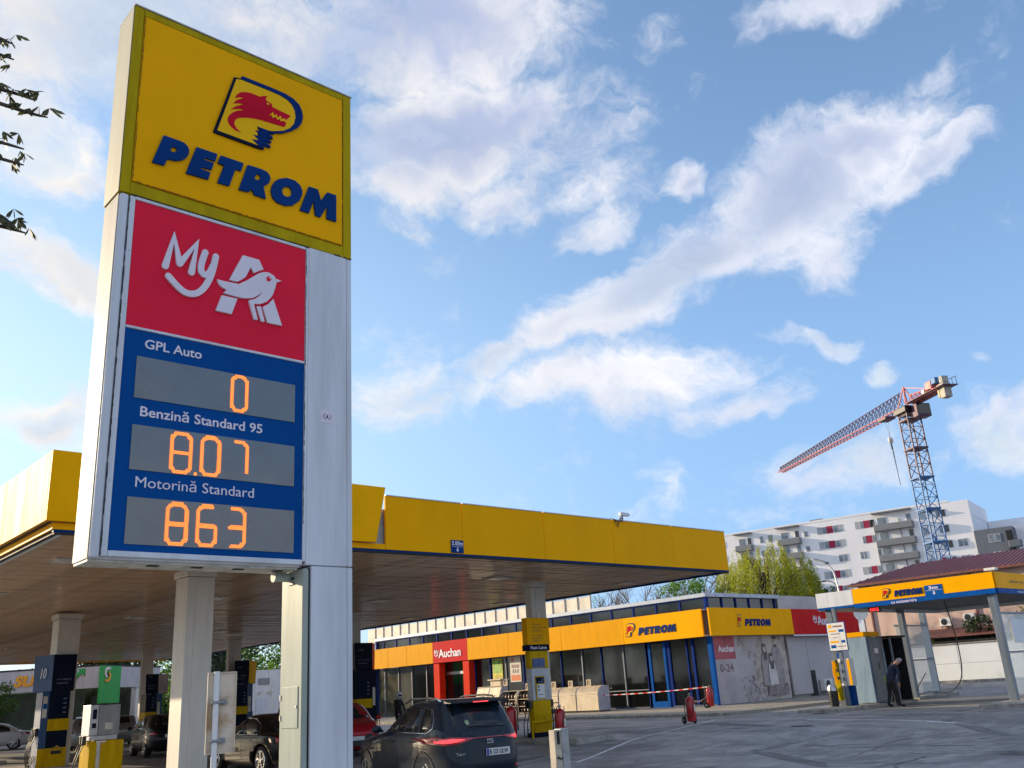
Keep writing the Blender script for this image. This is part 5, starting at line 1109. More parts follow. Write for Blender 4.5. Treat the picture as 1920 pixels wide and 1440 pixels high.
# barrier tape
mt=mat('barrier_tape',(.7,.68,.66),.4,var=.02); t_=mt.node_tree; wv_=t_.nodes.new('ShaderNodeTexWave'); tcn=t_.nodes.new('ShaderNodeTexCoord'); wv_.inputs['Scale'].default_value=.55; wv_.bands_direction='Y'
t_.links.new(tcn.outputs['Object'],wv_.inputs['Vector']); rp_=t_.nodes.new('ShaderNodeValToRGB'); rp_.color_ramp.interpolation='CONSTANT'; rp_.color_ramp.elements[0].color=(.7,.02,.02,1); rp_.color_ramp.elements[1].color=(.72,.70,.68,1); rp_.color_ramp.elements[1].position=.5
t_.links.new(wv_.outputs['Color'],rp_.inputs[0]); t_.links.new(rp_.outputs[0],t_.nodes['Principled BSDF'].inputs['Base Color'])
def tape(p0,p1,sag,lbl):
    p0,p1=V(p0),V(p1); b=MB(); n=24
    for i in range(n+1):
        t=i/n; c=p0.lerp(p1,t)-V((0,0,sag*4*t*(1-t))); tw=R(20+30*math.sin(i*.5)); b.v+=[(c.x+.027*math.sin(tw),c.y,c.z+.027*math.cos(tw)),(c.x-.027*math.sin(tw),c.y,c.z-.027*math.cos(tw)),(c.x-.027*math.sin(tw)+.003,c.y,c.z-.027*math.cos(tw)),(c.x+.027*math.sin(tw)+.003,c.y,c.z+.027*math.cos(tw))]
    for i in range(n):
        for j in range(4): b.f.append((4*i+j,4*i+(j+1)%4,4*i+4+(j+1)%4,4*i+4+j)); b.m.append(0)
    b.build('barrier_tape','barrier_tape',None,label=lbl,cat='barrier tape')
tape((38.3,35.4,.95),(38.6,28.7,1.10),.05,'red and white barrier tape strung from the lockers to the corner extinguisher')
tape((20.2,22.7,1.0),(37.6,43.4,1.15),.25,'red and white barrier tape running back from the fast lane pump to the racks')
tape((28.6,22.2,.9),(38.5,28.5,.95),.3,'red and white barrier tape between the two extinguishers')
# ---------------------------------------------------------------- metal bollard and the rusty sign seen from behind
mat('galv',(.36,.37,.38),.45,metal=.5,var=.22,scale=8); mat('bollard_pale',(.50,.43,.34),.6,var=.2,scale=5); mat('rusty_white',(.58,.53,.45),.6,var=.3,scale=2.5,dirt=(.36,.24,.13))
BO=thing('square_bollard','galvanised square bollard post with slot at the lower centre','bollard',(7.9,8.0,-.3))
b=MB(); b.box(7.785,7.885,8.0,8.10,-.35,1.155); b.build('pale_face','bollard_pale',BO,bevel=.008)
b=MB(); b.box(7.888,8.01,7.995,8.12,-.35,1.165); b.build('post','galv',BO,bevel=.012)
b=MB(); b.fr=fY(7.998); b.prism([(7.835+.022*math.cos(R(a)),1.02+.022*math.sin(R(a))) for a in range(180,361,20)]+[(7.857,1.14),(7.813,1.14)],0,.004); b.build('slot','groove',BO)
b=MB(); b.tube([(7.78,7.99,.86),(7.83,7.985,.85),(7.89,7.985,.855)],.006,5); b.tube([(7.80,7.985,.88),(7.86,7.985,.83)],.005,5); b.build('wire','groove',BO,kind='stuff')
RS=thing('road_sign','rusty white road sign seen from behind on a slim pole','sign',(5.7,12.1,-.3))
uu=V((math.cos(R(-18)),math.sin(R(-18)),0)); fr=(V((5.50,12.2,0)),uu,V((0,0,1)),uu.cross(V((0,0,1))))
b=MB(); b.fr=fr; b.box(0,.375,1.055,2.08,-.03,-.022); pl=b.build('plate','rusty_white',RS)
for q in ((0,.012,1.055,2.08),(.363,.375,1.055,2.08),(.013,.362,1.055,1.067),(.013,.362,2.068,2.08)): b=MB(); b.fr=fr; b.box(q[0],q[1],q[2],q[3],-.022,.005); b.build('rim','rusty_white',pl)
b=MB(); b.cyl(fr[0]+uu*.11+fr[3]*.04+V((0,0,-.35)),fr[0]+uu*.11+fr[3]*.04+V((0,0,2.09)),.038,n=14); b.build('pole','white_metal',RS,smooth=True)
for z in (1.20,1.68): b=MB(); b.fr=fr; b.box(.05,.20,z,z+.035,-.0,.085); b.box(.18,.25,z-.01,z+.05,-.01,.03); b.build('clamp','grey_metal',RS,bevel=.006)
# ---------------------------------------------------------------- cars
mat('car_glass',(.010,.014,.018),.04,var=.1); mat('rim_alloy',(.50,.51,.52),.25,metal=.9,var=.05); mat('chrome',(.55,.56,.58),.12,metal=1,var=.05)
mat('lamp_red',(.42,.008,.02),.12,var=.2,scale=14,coat=1); mat('lamp_glow',(1,.06,.07),.3,emit=.5,var=0); mat('plate_white',(.66,.67,.68),.4); mat('plate_blue',(.02,.06,.35),.4); mat('plate_text',(.02,.02,.025),.5); mat('sticker_green',(.30,.42,.24),.5)
def paint(n,c,metal=.5): 
    m=mat(n,c,.30,metal=metal,var=.05,scale=1,coat=.55); q=m.node_tree.nodes['Principled BSDF']; q.inputs['Coat Roughness'].default_value=.02; q.inputs['Coat IOR'].default_value=1.4; q.inputs['Specular IOR Level'].default_value=.12; return m
paint('paint_slate',(.007,.016,.028),.0); paint('paint_red',(.42,.012,.02),.2); paint('paint_black',(.006,.006,.008),.0); paint('paint_white',(.62,.64,.68),.1); paint('paint_silver',(.26,.27,.27),.5); paint('paint_grey',(.16,.20,.26),.5)
def car(name,label,body,prof,loc,rz,win,wheels,L,cat='car',rails=False,rear=None,nx=4.6,plate=None,lights=None,rimcol='rim_alloy'):
    Cn=thing(name,label,cat,loc,rz,'cars on the forecourt',local=True)
    zs=[p[0] for p in prof]; dense=[]
    for a,b_ in zip(zs,zs[1:]):
        k=max(1,int((b_-a)/.025)); dense+=[a+(b_-a)*i/k for i in range(k)]
    dense.append(zs[-1])
    def cat_(z,c):
        i=max(0,min(len(prof)-2,next((j for j in range(len(zs)-1) if zs[j+1]>=z),len(zs)-2)))
        x0,x1=zs[i],zs[i+1]; t=(z-x0)/(x1-x0); y0,y1=prof[i][c],prof[i+1][c]
        def sl(j):
            if j<=0 or j>=len(prof)-1: return (prof[min(j+1,len(prof)-1)][c]-prof[max(j-1,0)][c])/(zs[min(j+1,len(prof)-1)]-zs[max(j-1,0)])
            a=(prof[j][c]-prof[j-1][c])/(zs[j]-zs[j-1]); d=(prof[j+1][c]-prof[j][c])/(zs[j+1]-zs[j]); return 0 if a*d<=0 else 2*a*d/(a+d)
        m0,m1=sl(i)*(x1-x0),sl(i+1)*(x1-x0)
        return (2*t**3-3*t*t+1)*y0+(t**3-2*t*t+t)*m0+(-2*t**3+3*t*t)*y1+(t**3-t*t)*m1
    def dims(z): return cat_(z,1),cat_(z,2),cat_(z,3)
    def sy(x,z):
        r,f_,w=dims(z); c=(r+f_)/2; h=(f_-r)/2; q=min(.9995,abs((x-c)/h)); return w*(1-q**nx)**(1/nx)
    def rx(y,z):
        r,f_,w=dims(z); c=(r+f_)/2; h=(f_-r)/2; q=min(.9995,abs(y/w)); return c-h*(1-q**nx)**(1/nx)
    n=88; b=MB()
    for z in dense:
        r,f_,w=dims(z); c=(r+f_)/2; h=(f_-r)/2
        for j in range(n):
            a=2*math.pi*j/n; ca,sa=math.cos(a),math.sin(a); b.v.append((c+h*math.copysign(abs(ca)**(2/nx),ca),w*math.copysign(abs(sa)**(2/nx),sa),z))
    K=len(dense)
    b.f=[(i*n+j,i*n+(j+1)%n,(i+1)*n+(j+1)%n,(i+1)*n+j) for i in range(K-1) for j in range(n)]+[tuple(range(n))[::-1],tuple(range((K-1)*n,K*n))]; b.m=[0]*len(b.f)
    bo=b.build('body',body,Cn,smooth=55)
    rw=.345 if L>4.3 else .31
    for x in wheels:   # wheel arches are cut out of the body
        c=MB(); c.cyl((x,-1.2,rw-.01),(x,1.2,rw-.01),rw+.075,n=28); cut=c.build('cut','black_plastic'); 
        md=bo.modifiers.new('arch','BOOLEAN'); md.object=cut; md.operation='DIFFERENCE'; md.solver='EXACT'
    dg=bpy.context.evaluated_depsgraph_get(); me=bpy.data.meshes.new_from_object(bo.evaluated_get(dg)); bo.modifiers.clear(); bo.data=me
    for o in [o for o in bpy.data.objects if o.name.startswith('cut')]: bpy.data.objects.remove(o)
    W0=dims(.55)[2]
    u=MB(); u.box(wheels[0]-.9+.3,wheels[1]+.5,-W0+.25,W0-.25,.2,.75); u.build('underbody','black_plastic',Cn)
    for x in wheels:
        for sg in (-1,1):
            w_=MB(); yo=sg*(W0-.035); yi=sg*(W0-.26); w_.cyl((x,yi,rw),(x,yo,rw),rw,n=32); t=w_.build('tyre','rubber',Cn,bevel=.02)
            m=MB(); m.cyl((x,yo-sg*.02,rw),(x,yo+sg*.004,rw),rw*.70,n=28); m.build('wheel_well','black_plastic',t)
            m=MB(); R_=rw*.68
            m.tube([(x+R_*math.cos(k*math.tau/28),yo+sg*.008,rw+R_*math.sin(k*math.tau/28)) for k in range(28)],.013,5,closed=True)
            for k in range(5):
                for dd in (-.13,.13):
                    a=k*math.tau/5+.3; m.tube([(x+.05*math.cos(a),yo+sg*.012,rw+.05*math.sin(a)),(x+R_*math.cos(a+dd),yo+sg*.010,rw+R_*math.sin(a+dd))],[.020,.011],4)
            m.cyl((x,yo,rw),(x,yo+sg*.02,rw),.055,n=12); m.build('rim',rimcol,t)
    def patch(nm,poly,fn,m,o=.006,par_=Cn,cuts=2,lab=None):
        bm=bmesh.new(); vs=[bm.verts.new((p[0],p[1],0)) for p in poly]; f_=bm.faces.new(vs); bmesh.ops.triangulate(bm,faces=[f_])
        bmesh.ops.subdivide_edges(bm,edges=bm.edges[:],cuts=cuts,use_grid_fill=True)
        for v in bm.verts: v.co=fn(v.co.x,v.co.y,o)
        me=bpy.data.meshes.new(nm); bm.normal_update(); bm.to_mesh(me); bm.free(); me.materials.append(MT[m]); me.polygons.foreach_set('use_smooth',[True]*len(me.polygons))
        q=bpy.data.objects.new(nm,me); COL.objects.link(q); par(q,par_); s_=q.modifiers.new('s','SOLIDIFY'); s_.thickness=.006; s_.offset=0
        if lab: q['label']=lab
        return q
    def S_(sg): return lambda x,z,o: V((x,sg*(sy(x,z)+o),z))
    def B_2(y,z,o): return V((rx(y,z)-o,y,z))
    for sg in (-1,1):
        for w_ in win:
            patch('side_window',w_,S_(sg),'car_glass',.007)
        if win:
            allp=[]; 
            lo=[p for w_ in win for p in w_]
        ch=MB(); wl=win[0]
    return Cn,patch,S_,B_2,sy,rx,dims
suv=[(.20,.18,4.50,.78),(.32,.05,4.66,.885),(.5,.0,4.72,.915),(.75,.02,4.73,.92),(.88,.04,4.62,.92),(.96,.06,4.35,.915),(1.03,.09,3.9,.905),(1.09,.13,3.35,.885),(1.25,.25,3.0,.835),(1.42,.38,2.62,.775),(1.54,.48,2.35,.72),(1.60,.50,2.15,.685),(1.635,.56,1.95,.64),(1.655,.75,1.75,.56),(1.665,1.0,1.5,.42)]
wS=[[(2.25,1.12),(3.10,1.13),(2.62,1.40),(2.30,1.515),(2.25,1.52)],[(1.30,1.11),(2.17,1.12),(2.17,1.525),(1.30,1.51)],[(.78,1.17),(.93,1.10),(1.22,1.105),(1.22,1.505),(.92,1.47),(.78,1.30)]]
Cn,patch,S_,B2,sy,rx,dims=car('parked_car','dark slate-blue family SUV with lit red tail lamps beside the price totem','paint_slate',suv,(12.05,14.15,-.24),R(80),wS,(1.08,3.86),4.7,'car')
for sg in (-1,1):
    fn=S_(sg); b=MB()
    pts=[(.74,1.16),(.92,1.085),(1.3,1.09),(2.2,1.10),(3.16,1.115)]; up=[(3.16,1.115),(2.66,1.42),(2.32,1.545),(1.7,1.545),(1.25,1.53),(.90,1.49),(.75,1.31),(.74,1.16)]
    b.tube([fn(*p,.012) for p in pts],.010,5); b.tube([fn(*p,.012) for p in up],.009,5); b.build('chrome_trim','chrome',Cn,smooth=True)
    for x in (2.21,1.26): b=MB(); b.tube([fn(x,1.10,.010),fn(x,1.53,.010)],.022,5); b.build('pillar','black_plastic',Cn)
    b=MB(); b.tube([V((.75,sg*.60,1.60)),V((.9,sg*.63,1.675)),V((1.3,sg*.64,1.70)),V((2.1,sg*.62,1.69)),V((2.4,sg*.60,1.62))],.020,6); b.build('roof_rail','chrome',Cn,smooth=True)
    b=MB(); b.ell((2.98,sg*1.02,1.16),(.08,.12,.075)); b.tube([(3.0,sg*.86,1.12),(3.0,sg*.98,1.14)],.025,5); b.build('mirror','paint_slate',Cn,smooth=True)
    b=MB(); b.tube([fn(1.55,.30,.012),fn(3.35,.30,.012)],.014,5); b.build('sill_trim','chrome',Cn)
    for xw in (1.08,3.86):
        b=MB(); b.tube([V((xw+.425*math.cos(R(a)),sg*(sy(xw+.425*math.cos(R(a)),max(.22,.335+.425*math.sin(R(a))))-.002),.335+.425*math.sin(R(a)))) for a in range(-15,196,12)],.022,6); b.build('arch_trim','black_plastic',Cn,smooth=True)
    for x in (2.22,1.28,3.25): b=MB(); b.tube([fn(x,z,.001) for z in (.35,.6,.85,1.07)],.004,4); b.build('door_gap','groove',Cn)
    for x in (2.35,1.38): b=MB(); b.tube([fn(x,.94,.03),fn(x+.2,.94,.03)],.014,5); b.build('door_handle','paint_slate',Cn,smooth=True)
    patch('side_strip',[(.9,.80),(1.5,.84),(1.5,.845),(.9,.81)],fn,'paint_slate',.006)  # thin raised strip in the body paint
# tail of the SUV
patch('rear_window',[(-.62,1.16),(.62,1.16),(.60,1.50),(.55,1.545),(-.55,1.545),(-.60,1.50)],B2,'car_glass',.007,cuts=3)
patch('wiper',[(-.45,1.15),(.12,1.16),(.12,1.175),(-.45,1.215)],B2,'black_plastic',.016)
b=MB(); b.v=[(x,y,z) for y in (-.66,-.3,0,.3,.66) for x,z in ((.62,1.645),(.30,1.60),(.31,1.575),(.60,1.58))]; b.f=[(4*i+j,4*i+(j+1)%4,4*i+4+(j+1)%4,4*i+4+j) for i in range(4) for j in range(4)]+[(3,2,1,0),(16,17,18,19)]; b.m=[0]*18; b.build('spoiler','paint_slate',Cn,bevel=.01)
b=MB(); b.box(.296,.304,-.17,.17,1.582,1.598); b.build('brake_lamp','lamp_glow',Cn)
for sg in (-1,1):
    tl=patch('tail_lamp',[(sg*.34,.965),(sg*.60,.90),(sg*.80,.87),(sg*.905,.90),(sg*.915,1.00),(sg*.86,1.02),(sg*.34,.985)],B2,'lamp_red',.012,cuts=3)
    patch('glow_strip',[(sg*.50,.965),(sg*.66,.925),(sg*.80,.905),(sg*.87,.92),(sg*.87,.955),(sg*.72,.985)],B2,'lamp_glow',.018,tl,2)
    patch('reflector',[(sg*.55,.44),(sg*.84,.46),(sg*.84,.50),(sg*.56,.475)],B2,'lamp_red',.010)
    b=MB(); b.tube([V((rx(sg*.45,.33)-.012,sg*.40,.32)),V((rx(sg*.45,.33)-.012,sg*.72,.33)),V((rx(sg*.7,.36)-.012,sg*.74,.37)),V((rx(sg*.45,.36)-.012,sg*.44,.37))],.012,5,closed=True); b.build('exhaust_trim','chrome',Cn,smooth=True)
patch('light_bar',[(-.36,.968),(.36,.968),(.36,.984),(-.36,.984)],B2,'lamp_red',.012)
patch('bumper',[(-.86,.24),(.86,.24),(.86,.43),(.6,.415),(-.6,.415),(-.86,.43)],B2,'black_plastic',.010,cuts=3)
patch('tailgate_gap',[(-.74,.52),(.74,.52),(.74,.528),(-.74,.528)],B2,'groove',.004)
def back(nm,y0,y1,z0,z1,m,o,parent=Cn):
    b=MB(); x=rx(0,(z0+z1)/2)-o; b.box(x,x+.01,y0,y1,z0,z1); return b.build(nm,m,parent)
def backtext(Cn_,s,y0,y1,z0,z1,m,x,parent):
    return text(s,(V((x,0,0)),V((0,-1,0)),V((0,0,1)),V((-1,0,0))),-y1,-y0,z0,z1,m,parent,depth=.003,bold=.02)
pl=back('number_plate',-.42,.10,.665,.785,'plate_white',.03); x=rx(0,.72)-.031
backtext(Cn,'B 123 ULW',-.38,.03,.685,.765,'plate_text',x,pl); b=MB(); b.box(x-.002,x+.001,.045,.095,.67,.78); b.build('print','plate_blue',pl)
backtext(Cn,'Tarraco',.40,.72,.70,.75,'chrome',rx(.55,.72)-.008,Cn)
b=MB(); xx=rx(0,.90)-.012
for q in ((.03,-.09,.935,.955),(.03,-.03,.89,.91)): pass
b.fr=(V((xx,0,0)),V((0,-1,0)),V((0,0,1)),V((-1,0,0))); b.prism([(-.06,.945),(.08,.945),(.08,.925),(-.035,.925),(-.035,.915),(-.06,.915)],0,.01); b.prism([(-.06,.905),(.055,.905),(.055,.885),(.08,.885),(.08,.912),(-.06,.912)],0,.009); b.prism([(.055,.905),(.08,.905),(.08,.868),(-.06,.868),(-.06,.886),(.055,.886)],0,.008); b.build('badge','chrome',Cn)
patch('window_sticker',[(.36+.045*math.cos(R(a)),1.245+.045*math.sin(R(a))) for a in range(0,360,30)],B2,'sticker_green',.012,cuts=1)
Cn.scale=(1,1,1.05)
# the others
sedan=[(.20,.15,4.35,.76),(.35,.03,4.5,.87),(.55,0,4.55,.885),(.75,.03,4.52,.89),(.88,.08,4.3,.885),(.95,.20,3.8,.87),(1.0,.62,3.2,.84),(1.12,.85,2.95,.80),(1.28,1.15,2.6,.73),(1.40,1.45,2.3,.64),(1.45,1.65,2.1,.55),(1.47,1.8,1.95,.4)]
wD=[[(2.05,.99),(2.95,.99),(2.50,1.27),(2.2,1.36),(2.05,1.37)],[(1.15,.99),(1.98,.99),(1.98,1.37),(1.60,1.34),(1.25,1.20)]]
def simple(label,paintm,prof,loc,rz,win,wh,L,hatch=False,box=False,head=False,name='parked_car'):
    C2,pt_,S2,Bk,sy_,rx_,dm=car(name,label,paintm,prof,loc,rz,win,wh,L)
    zb=prof[6][0]; rwz=(1.05,1.33,.55) if not hatch else (1.12,1.45,.58)
    pt_('rear_window',[(-rwz[2],rwz[0]),(rwz[2],rwz[0]),(rwz[2]-.08,rwz[1]),(-rwz[2]+.08,rwz[1])],Bk,'car_glass',.008,cuts=3)
    fx=lambda y,z,o: V((dm(z)[0]+dm(z)[1]-rx_(y,z)+o,y,z))
    pt_('windscreen',[(-.62,1.04),(.62,1.04),(.52,rwz[1]),(-.52,rwz[1])],fx,'car_glass',.008,cuts=3)
    for sg in (-1,1):
        pt_('tail_lamp',[(sg*.55,.78),(sg*.82,.76),(sg*.83,.90),(sg*.56,.88)],Bk,'lamp_red',.01); pt_('headlamp',[(sg*.5,.66),(sg*.8,.68),(sg*.8,.80),(sg*.52,.76)],fx,'chrome',.01)
        b=MB(); b.ell((2.85,sg*.98,1.03),(.07,.10,.06)); b.build('mirror',paintm,C2,smooth=True)
        b=MB(); top=[p for w_ in win for p in w_]; lo=min(p[0] for p in top),max(p[0] for p in top)
        b.tube([S2(sg)(lo[0]+(lo[1]-lo[0])*i/8,win[0][0][1]-.012,.01) for i in range(9)],.008,5); b.build('chrome_trim','chrome',C2)
        for x in (2.02,1.1): b=MB(); b.tube([S2(sg)(x,z,.001) for z in (.35,.6,.85)],.004,4); b.build('door_gap','groove',C2)
    b=MB(); x=rx_(0,.72)-.02; b.box(x,x+.01,-.26,.26,.68,.79); p_=b.build('number_plate','plate_white',C2)
    b=MB(); x=dm(.5)[1]+.005; b.box(x,x+.01,-.26,.26,.45,.56); b.build('number_plate','plate_white',C2); b=MB(); b.box(x-.02,x-.001,-.5,.5,.3,.62); b.build('grille','black_plastic',C2)
    return C2,pt_,S2,Bk,rx_
C3,pt3,S3,B3,rx3=simple('dark sedan at the pump with chrome framed side windows behind the road sign','paint_black',sedan,(0,0,0),0,wD,(.95,3.6),4.55)
for sg in (-1,1):
    fn=S3(sg); b=MB(); b.tube([fn(*p,.012) for p in ((1.05,.985),(1.20,1.20),(1.55,1.36),(2.05,1.395),(2.55,1.29),(2.98,.99))],.016,6); b.build('chrome_trim','chrome',C3,smooth=True)
C3.location=(12.95,22.5,-.1); C3.rotation_euler=(0,0,R(90))
simple('white sedan parked at the far left edge under the shop sign','paint_white',sedan,(17.3,62.0,0),R(160),wD,(.95,3.6),4.55)
hat=[(.20,.12,3.85,.74),(.35,.02,3.98,.84),(.6,0,4.03,.86),(.8,.03,3.95,.86),(.95,.08,3.6,.85),(1.02,.12,3.2,.83),(1.2,.25,2.85,.77),(1.38,.42,2.4,.69),(1.46,.55,2.1,.6),(1.49,.75,1.9,.45)]
wH=[[(1.95,1.05),(2.8,1.05),(2.3,1.33),(1.95,1.38)],[(1.0,1.05),(1.88,1.05),(1.88,1.38),(1.05,1.36)]]
simple('red hatchback half hidden behind the dark SUV and the totem','paint_red',hat,(17.0,28.2,0),R(-110),wH,(.8,3.25),4.0,True)
s5=simple('silver estate car carrying a dark roof box behind pump 10','paint_silver',hat,(16.2,49.6,0),R(66),wH,(.8,3.25),4.0,True)[0]
b=MB(); b.ell((1.4,0,1.72),(.95,.42,.20),16,8); b.build('tmpbox','black_plastic'); rb=bpy.data.objects['tmpbox']; rb.name='roof_box'; rb.parent=s5
b=MB(); b.box(.7,.75,-.55,.55,1.49,1.55); b.box(1.9,1.95,-.55,.55,1.49,1.55); b.build('roof_bar','chrome',s5,kind='stuff')
simple('silver hatchback facing away right of the grey pump','paint_silver',hat,(18.3,50.5,0),R(75),wH,(.8,3.25),4.0,True)
simple('dark hatchback waiting between the pump and the white column','paint_black',hat,(14.6,35.2,0),R(80),wH,(.8,3.25),4.0,True)
# ---------------------------------------------------------------- people
mat('skin',(.42,.24,.17),.55,var=.08); mat('cloth_navy',(.014,.02,.05),.8,var=.3,scale=6); mat('cloth_black',(.012,.012,.015),.85,var=.3,scale=6); mat('cloth_blue',(.02,.06,.22),.8); mat('hi_vis',(.30,.62,.05),.6); mat('cap_grey',(.40,.42,.44),.6); mat('hair',(.02,.014,.01),.8)
def person(label,loc,rz,J,cols,cap=None,extra=None):
    P=thing('person',label,'person',loc,rz,None,local=True)
    ed=[('pel','ch',.15,.165),('ch','nk',.165,.055),('nk','hd',.055,.095),('hd','hd2',.095,.07)]
    names=list(J); 
    me=bpy.data.meshes.new('b'); idx={k:i for i,k in enumerate(names)}
    E_=[('pel','ch'),('ch','nk'),('nk','hd'),('hd','hd2')]
    for s in 'lr': E_+=[('ch','sh'+s),('sh'+s,'el'+s),('el'+s,'wr'+s),('wr'+s,'ha'+s),('pel','hp'+s),('hp'+s,'kn'+s),('kn'+s,'an'+s),('an'+s,'to'+s)]
    rad=dict(pel=.14,ch=.15,nk=.058,hd=.088,hd2=.078)
    for s in 'lr': rad.update({'sh'+s:.068,'el'+s:.048,'wr'+s:.032,'ha'+s:.034,'hp'+s:.095,'kn'+s:.062,'an'+s:.045,'to'+s:.04})
    me.from_pydata([J[k] for k in names],[(idx[a],idx[b_]) for a,b_ in E_],[]); o=bpy.data.objects.new('body',me); COL.objects.link(o)
    sk=o.modifiers.new('skin','SKIN'); sk.use_smooth_shade=True; sv=me.skin_vertices[0].data
    for k in names: sv[idx[k]].radius=(rad[k],rad[k]); 
    sv[idx['pel']].use_root=True
    ss=o.modifiers.new('sub','SUBSURF'); ss.levels=2; ss.render_levels=2
    dg=bpy.context.evaluated_depsgraph_get(); m2=bpy.data.meshes.new_from_object(o.evaluated_get(dg)); o.modifiers.clear(); o.data=m2; par(o,P)
    regs=[('pel','ch',0),('ch','nk',0),('nk','hd',2),('hd','hd2',2)]
    for s in 'lr': regs+=[('sh'+s,'el'+s,0),('el'+s,'wr'+s,0),('wr'+s,'ha'+s,2),('hp'+s,'kn'+s,1),('kn'+s,'an'+s,1),('an'+s,'to'+s,3),('pel','hp'+s,1)]
    for c in cols: m2.materials.append(MT[c])
    for p in m2.polygons:
        best=None
        for a,b_,r in regs:
            A_,B_=V(J[a]),V(J[b_]); d=B_-A_; t=max(0,min(1,(p.center-A_).dot(d)/max(1e-6,d.length_squared))); q=(p.center-A_-d*t).length-(rad[a]*(1-t)+rad[b_]*t)
            if best is None or q<best[0]: best=(q,r)
        p.material_index=best[1]; p.use_smooth=True
    h=V(J['hd']); h2=V(J['hd2']); up=(h2-h).normalized()
    b=MB(); b.ell(h2+up*.01,(.092,.092,.075)); b.build('cap' if cap else 'hair',cap or 'hair',P,smooth=True)
    f_=V((0,-1,0)); fc=h+f_*.085
    b=MB(); b.ell(fc+f_*.01,(.013,.02,.02),8,6); b.build('nose',cols[2],P,smooth=True)
    for s in (-1,1):
        b=MB(); b.ell(h+V((s*.032,-.082,.022)),(.011,.008,.008),8,5); b.build('eye','groove',P,smooth=True); b=MB(); b.ell(h+V((s*.09,0,0)),(.012,.025,.03),8,6); b.build('ear',cols[2],P,smooth=True)
        ha=V(J['ha'+('l' if s<0 else 'r')]); wr=V(J['wr'+('l' if s<0 else 'r')]); d=(ha-wr).normalized(); sd_=d.orthogonal().normalized()
        b=MB()
        for k in range(4): q=ha+sd_*(k-1.5)*.018; b.tube([q,q+d*.05,q+d*(.075+.008*(k in (1,2)))+V((0,-.01,-.01))],[.010,.009,.007],6)
        b.tube([ha+sd_*-.03-d*.02,ha+sd_*-.055+d*.02,ha+sd_*-.05+d*.045],[.011,.010,.008],6); b.build('fingers',cols[2],P,smooth=True,kind='stuff')
    if extra: extra(P)
    return P
def joints(lean=0.0,arms=((.25,-.1,1.15,.2,-.2,.9),(-.25,-.1,1.15,-.2,-.2,.9)),step=.12,head=0.0):
    c,s=math.cos(lean),math.sin(lean); pz=.92
    def tr(x,y,z): dy,dz=y,z-pz; return (x,dy*c-dz*s,pz+dz*c+dy*s)
    J={'pel':(0,0,pz),'ch':tr(0,0,1.28),'nk':tr(0,-.01,1.47),'hd':tr(0,-.03-head,1.60),'hd2':tr(0,-.03-head*1.5,1.68)}
    for k,sg,ar in (('r',1,arms[0]),('l',-1,arms[1])):
        J['sh'+k]=tr(sg*.17,0,1.40); J['el'+k]=(sg*abs(ar[0]),)+ (tr(0,ar[1],ar[2])[1],tr(0,ar[1],ar[2])[2]); J['wr'+k]=(sg*abs(ar[3]),)+(tr(0,ar[4],ar[5])[1],tr(0,ar[4],ar[5])[2]); w=V(J['wr'+k]); d=(w-V(J['el'+k])).normalized(); J['ha'+k]=tuple(w+d*.07)
        J['hp'+k]=(sg*.10,0,.86); J['kn'+k]=(sg*.12,-.04+sg*step*.5,.48); J['an'+k]=(sg*.13,sg*step,.08); J['to'+k]=(sg*.15,sg*step-.16,.04)
    return J
def vest(P):
    b=MB(); b.tube([(.22,.02,1.05),(.23,.0,.80)],.035,6); b.build('hi_vis_strip','hi_vis',P,smooth=True)
p_=person('person in dark navy overalls and grey cap bending into the open booth',(36.6,18.3,0),R(55),joints(R(24),head=.06),('cloth_navy','cloth_black','skin','cloth_black'),'cap_grey',vest); p_.scale=(1.3,1.25,1.12)
p_=person('person in blue jacket mostly hidden behind the person in the grey cap',(37.4,18.75,0),R(40),joints(R(20)),('cloth_blue','cloth_black','skin','cloth_black'))
person('person in dark clothes leaning over the roof of the black sedan',(22.3,40.9,0),R(-60),joints(R(24)),('cloth_black','cloth_black','skin','cloth_black'))
def helm(P): 
    b=MB(); b.ell((0,-.03,1.63),(.14,.16,.15),16,10); b.build('helmet','white_paint',P,smooth=True); b=MB(); b.ell((0,-.09,1.62),(.12,.115,.07),16,8); b.build('visor','car_glass',P,smooth=True)
person('person in black with a white crash helmet behind the red car',(23.6,33.6,0),R(10),joints(0),('cloth_black','cloth_black','skin','cloth_black'),'white_paint',helm)
# ---------------------------------------------------------------- trees
mat('bark',(.10,.075,.055),.9,var=.4,scale=6,bump=.6); mat('bark_pale',(.20,.15,.12),.9,var=.3,scale=6)
def leafmat(n,c,tr=.35):
    m=mat(n,c,.55,var=.35,scale=.8); p=m.node_tree.nodes['Principled BSDF']; L=m.node_tree.links; out=[x for x in m.node_tree.nodes if x.type=='OUTPUT_MATERIAL'][0]
    t=m.node_tree.nodes.new('ShaderNodeBsdfTranslucent'); t.inputs[0].default_value=(c[0]*1.5,c[1]*1.6,c[2]*.9,1); mx=m.node_tree.nodes.new('ShaderNodeMixShader'); mx.inputs[0].default_value=tr
    L.new(p.outputs[0],mx.inputs[1]); L.new(t.outputs[0],mx.inputs[2]); L.new(mx.outputs[0],out.inputs[0])
leafmat('leaf_willow',(.29,.30,.025),.5); leafmat('leaf_green',(.045,.11,.018)); leafmat('leaf_dark',(.022,.045,.014),.2); leafmat('leaf_bright',(.10,.20,.025),.4); leafmat('leaf_chestnut',(.07,.075,.03),.15); leafmat('leaf_blossom',(.30,.20,.16),.3)
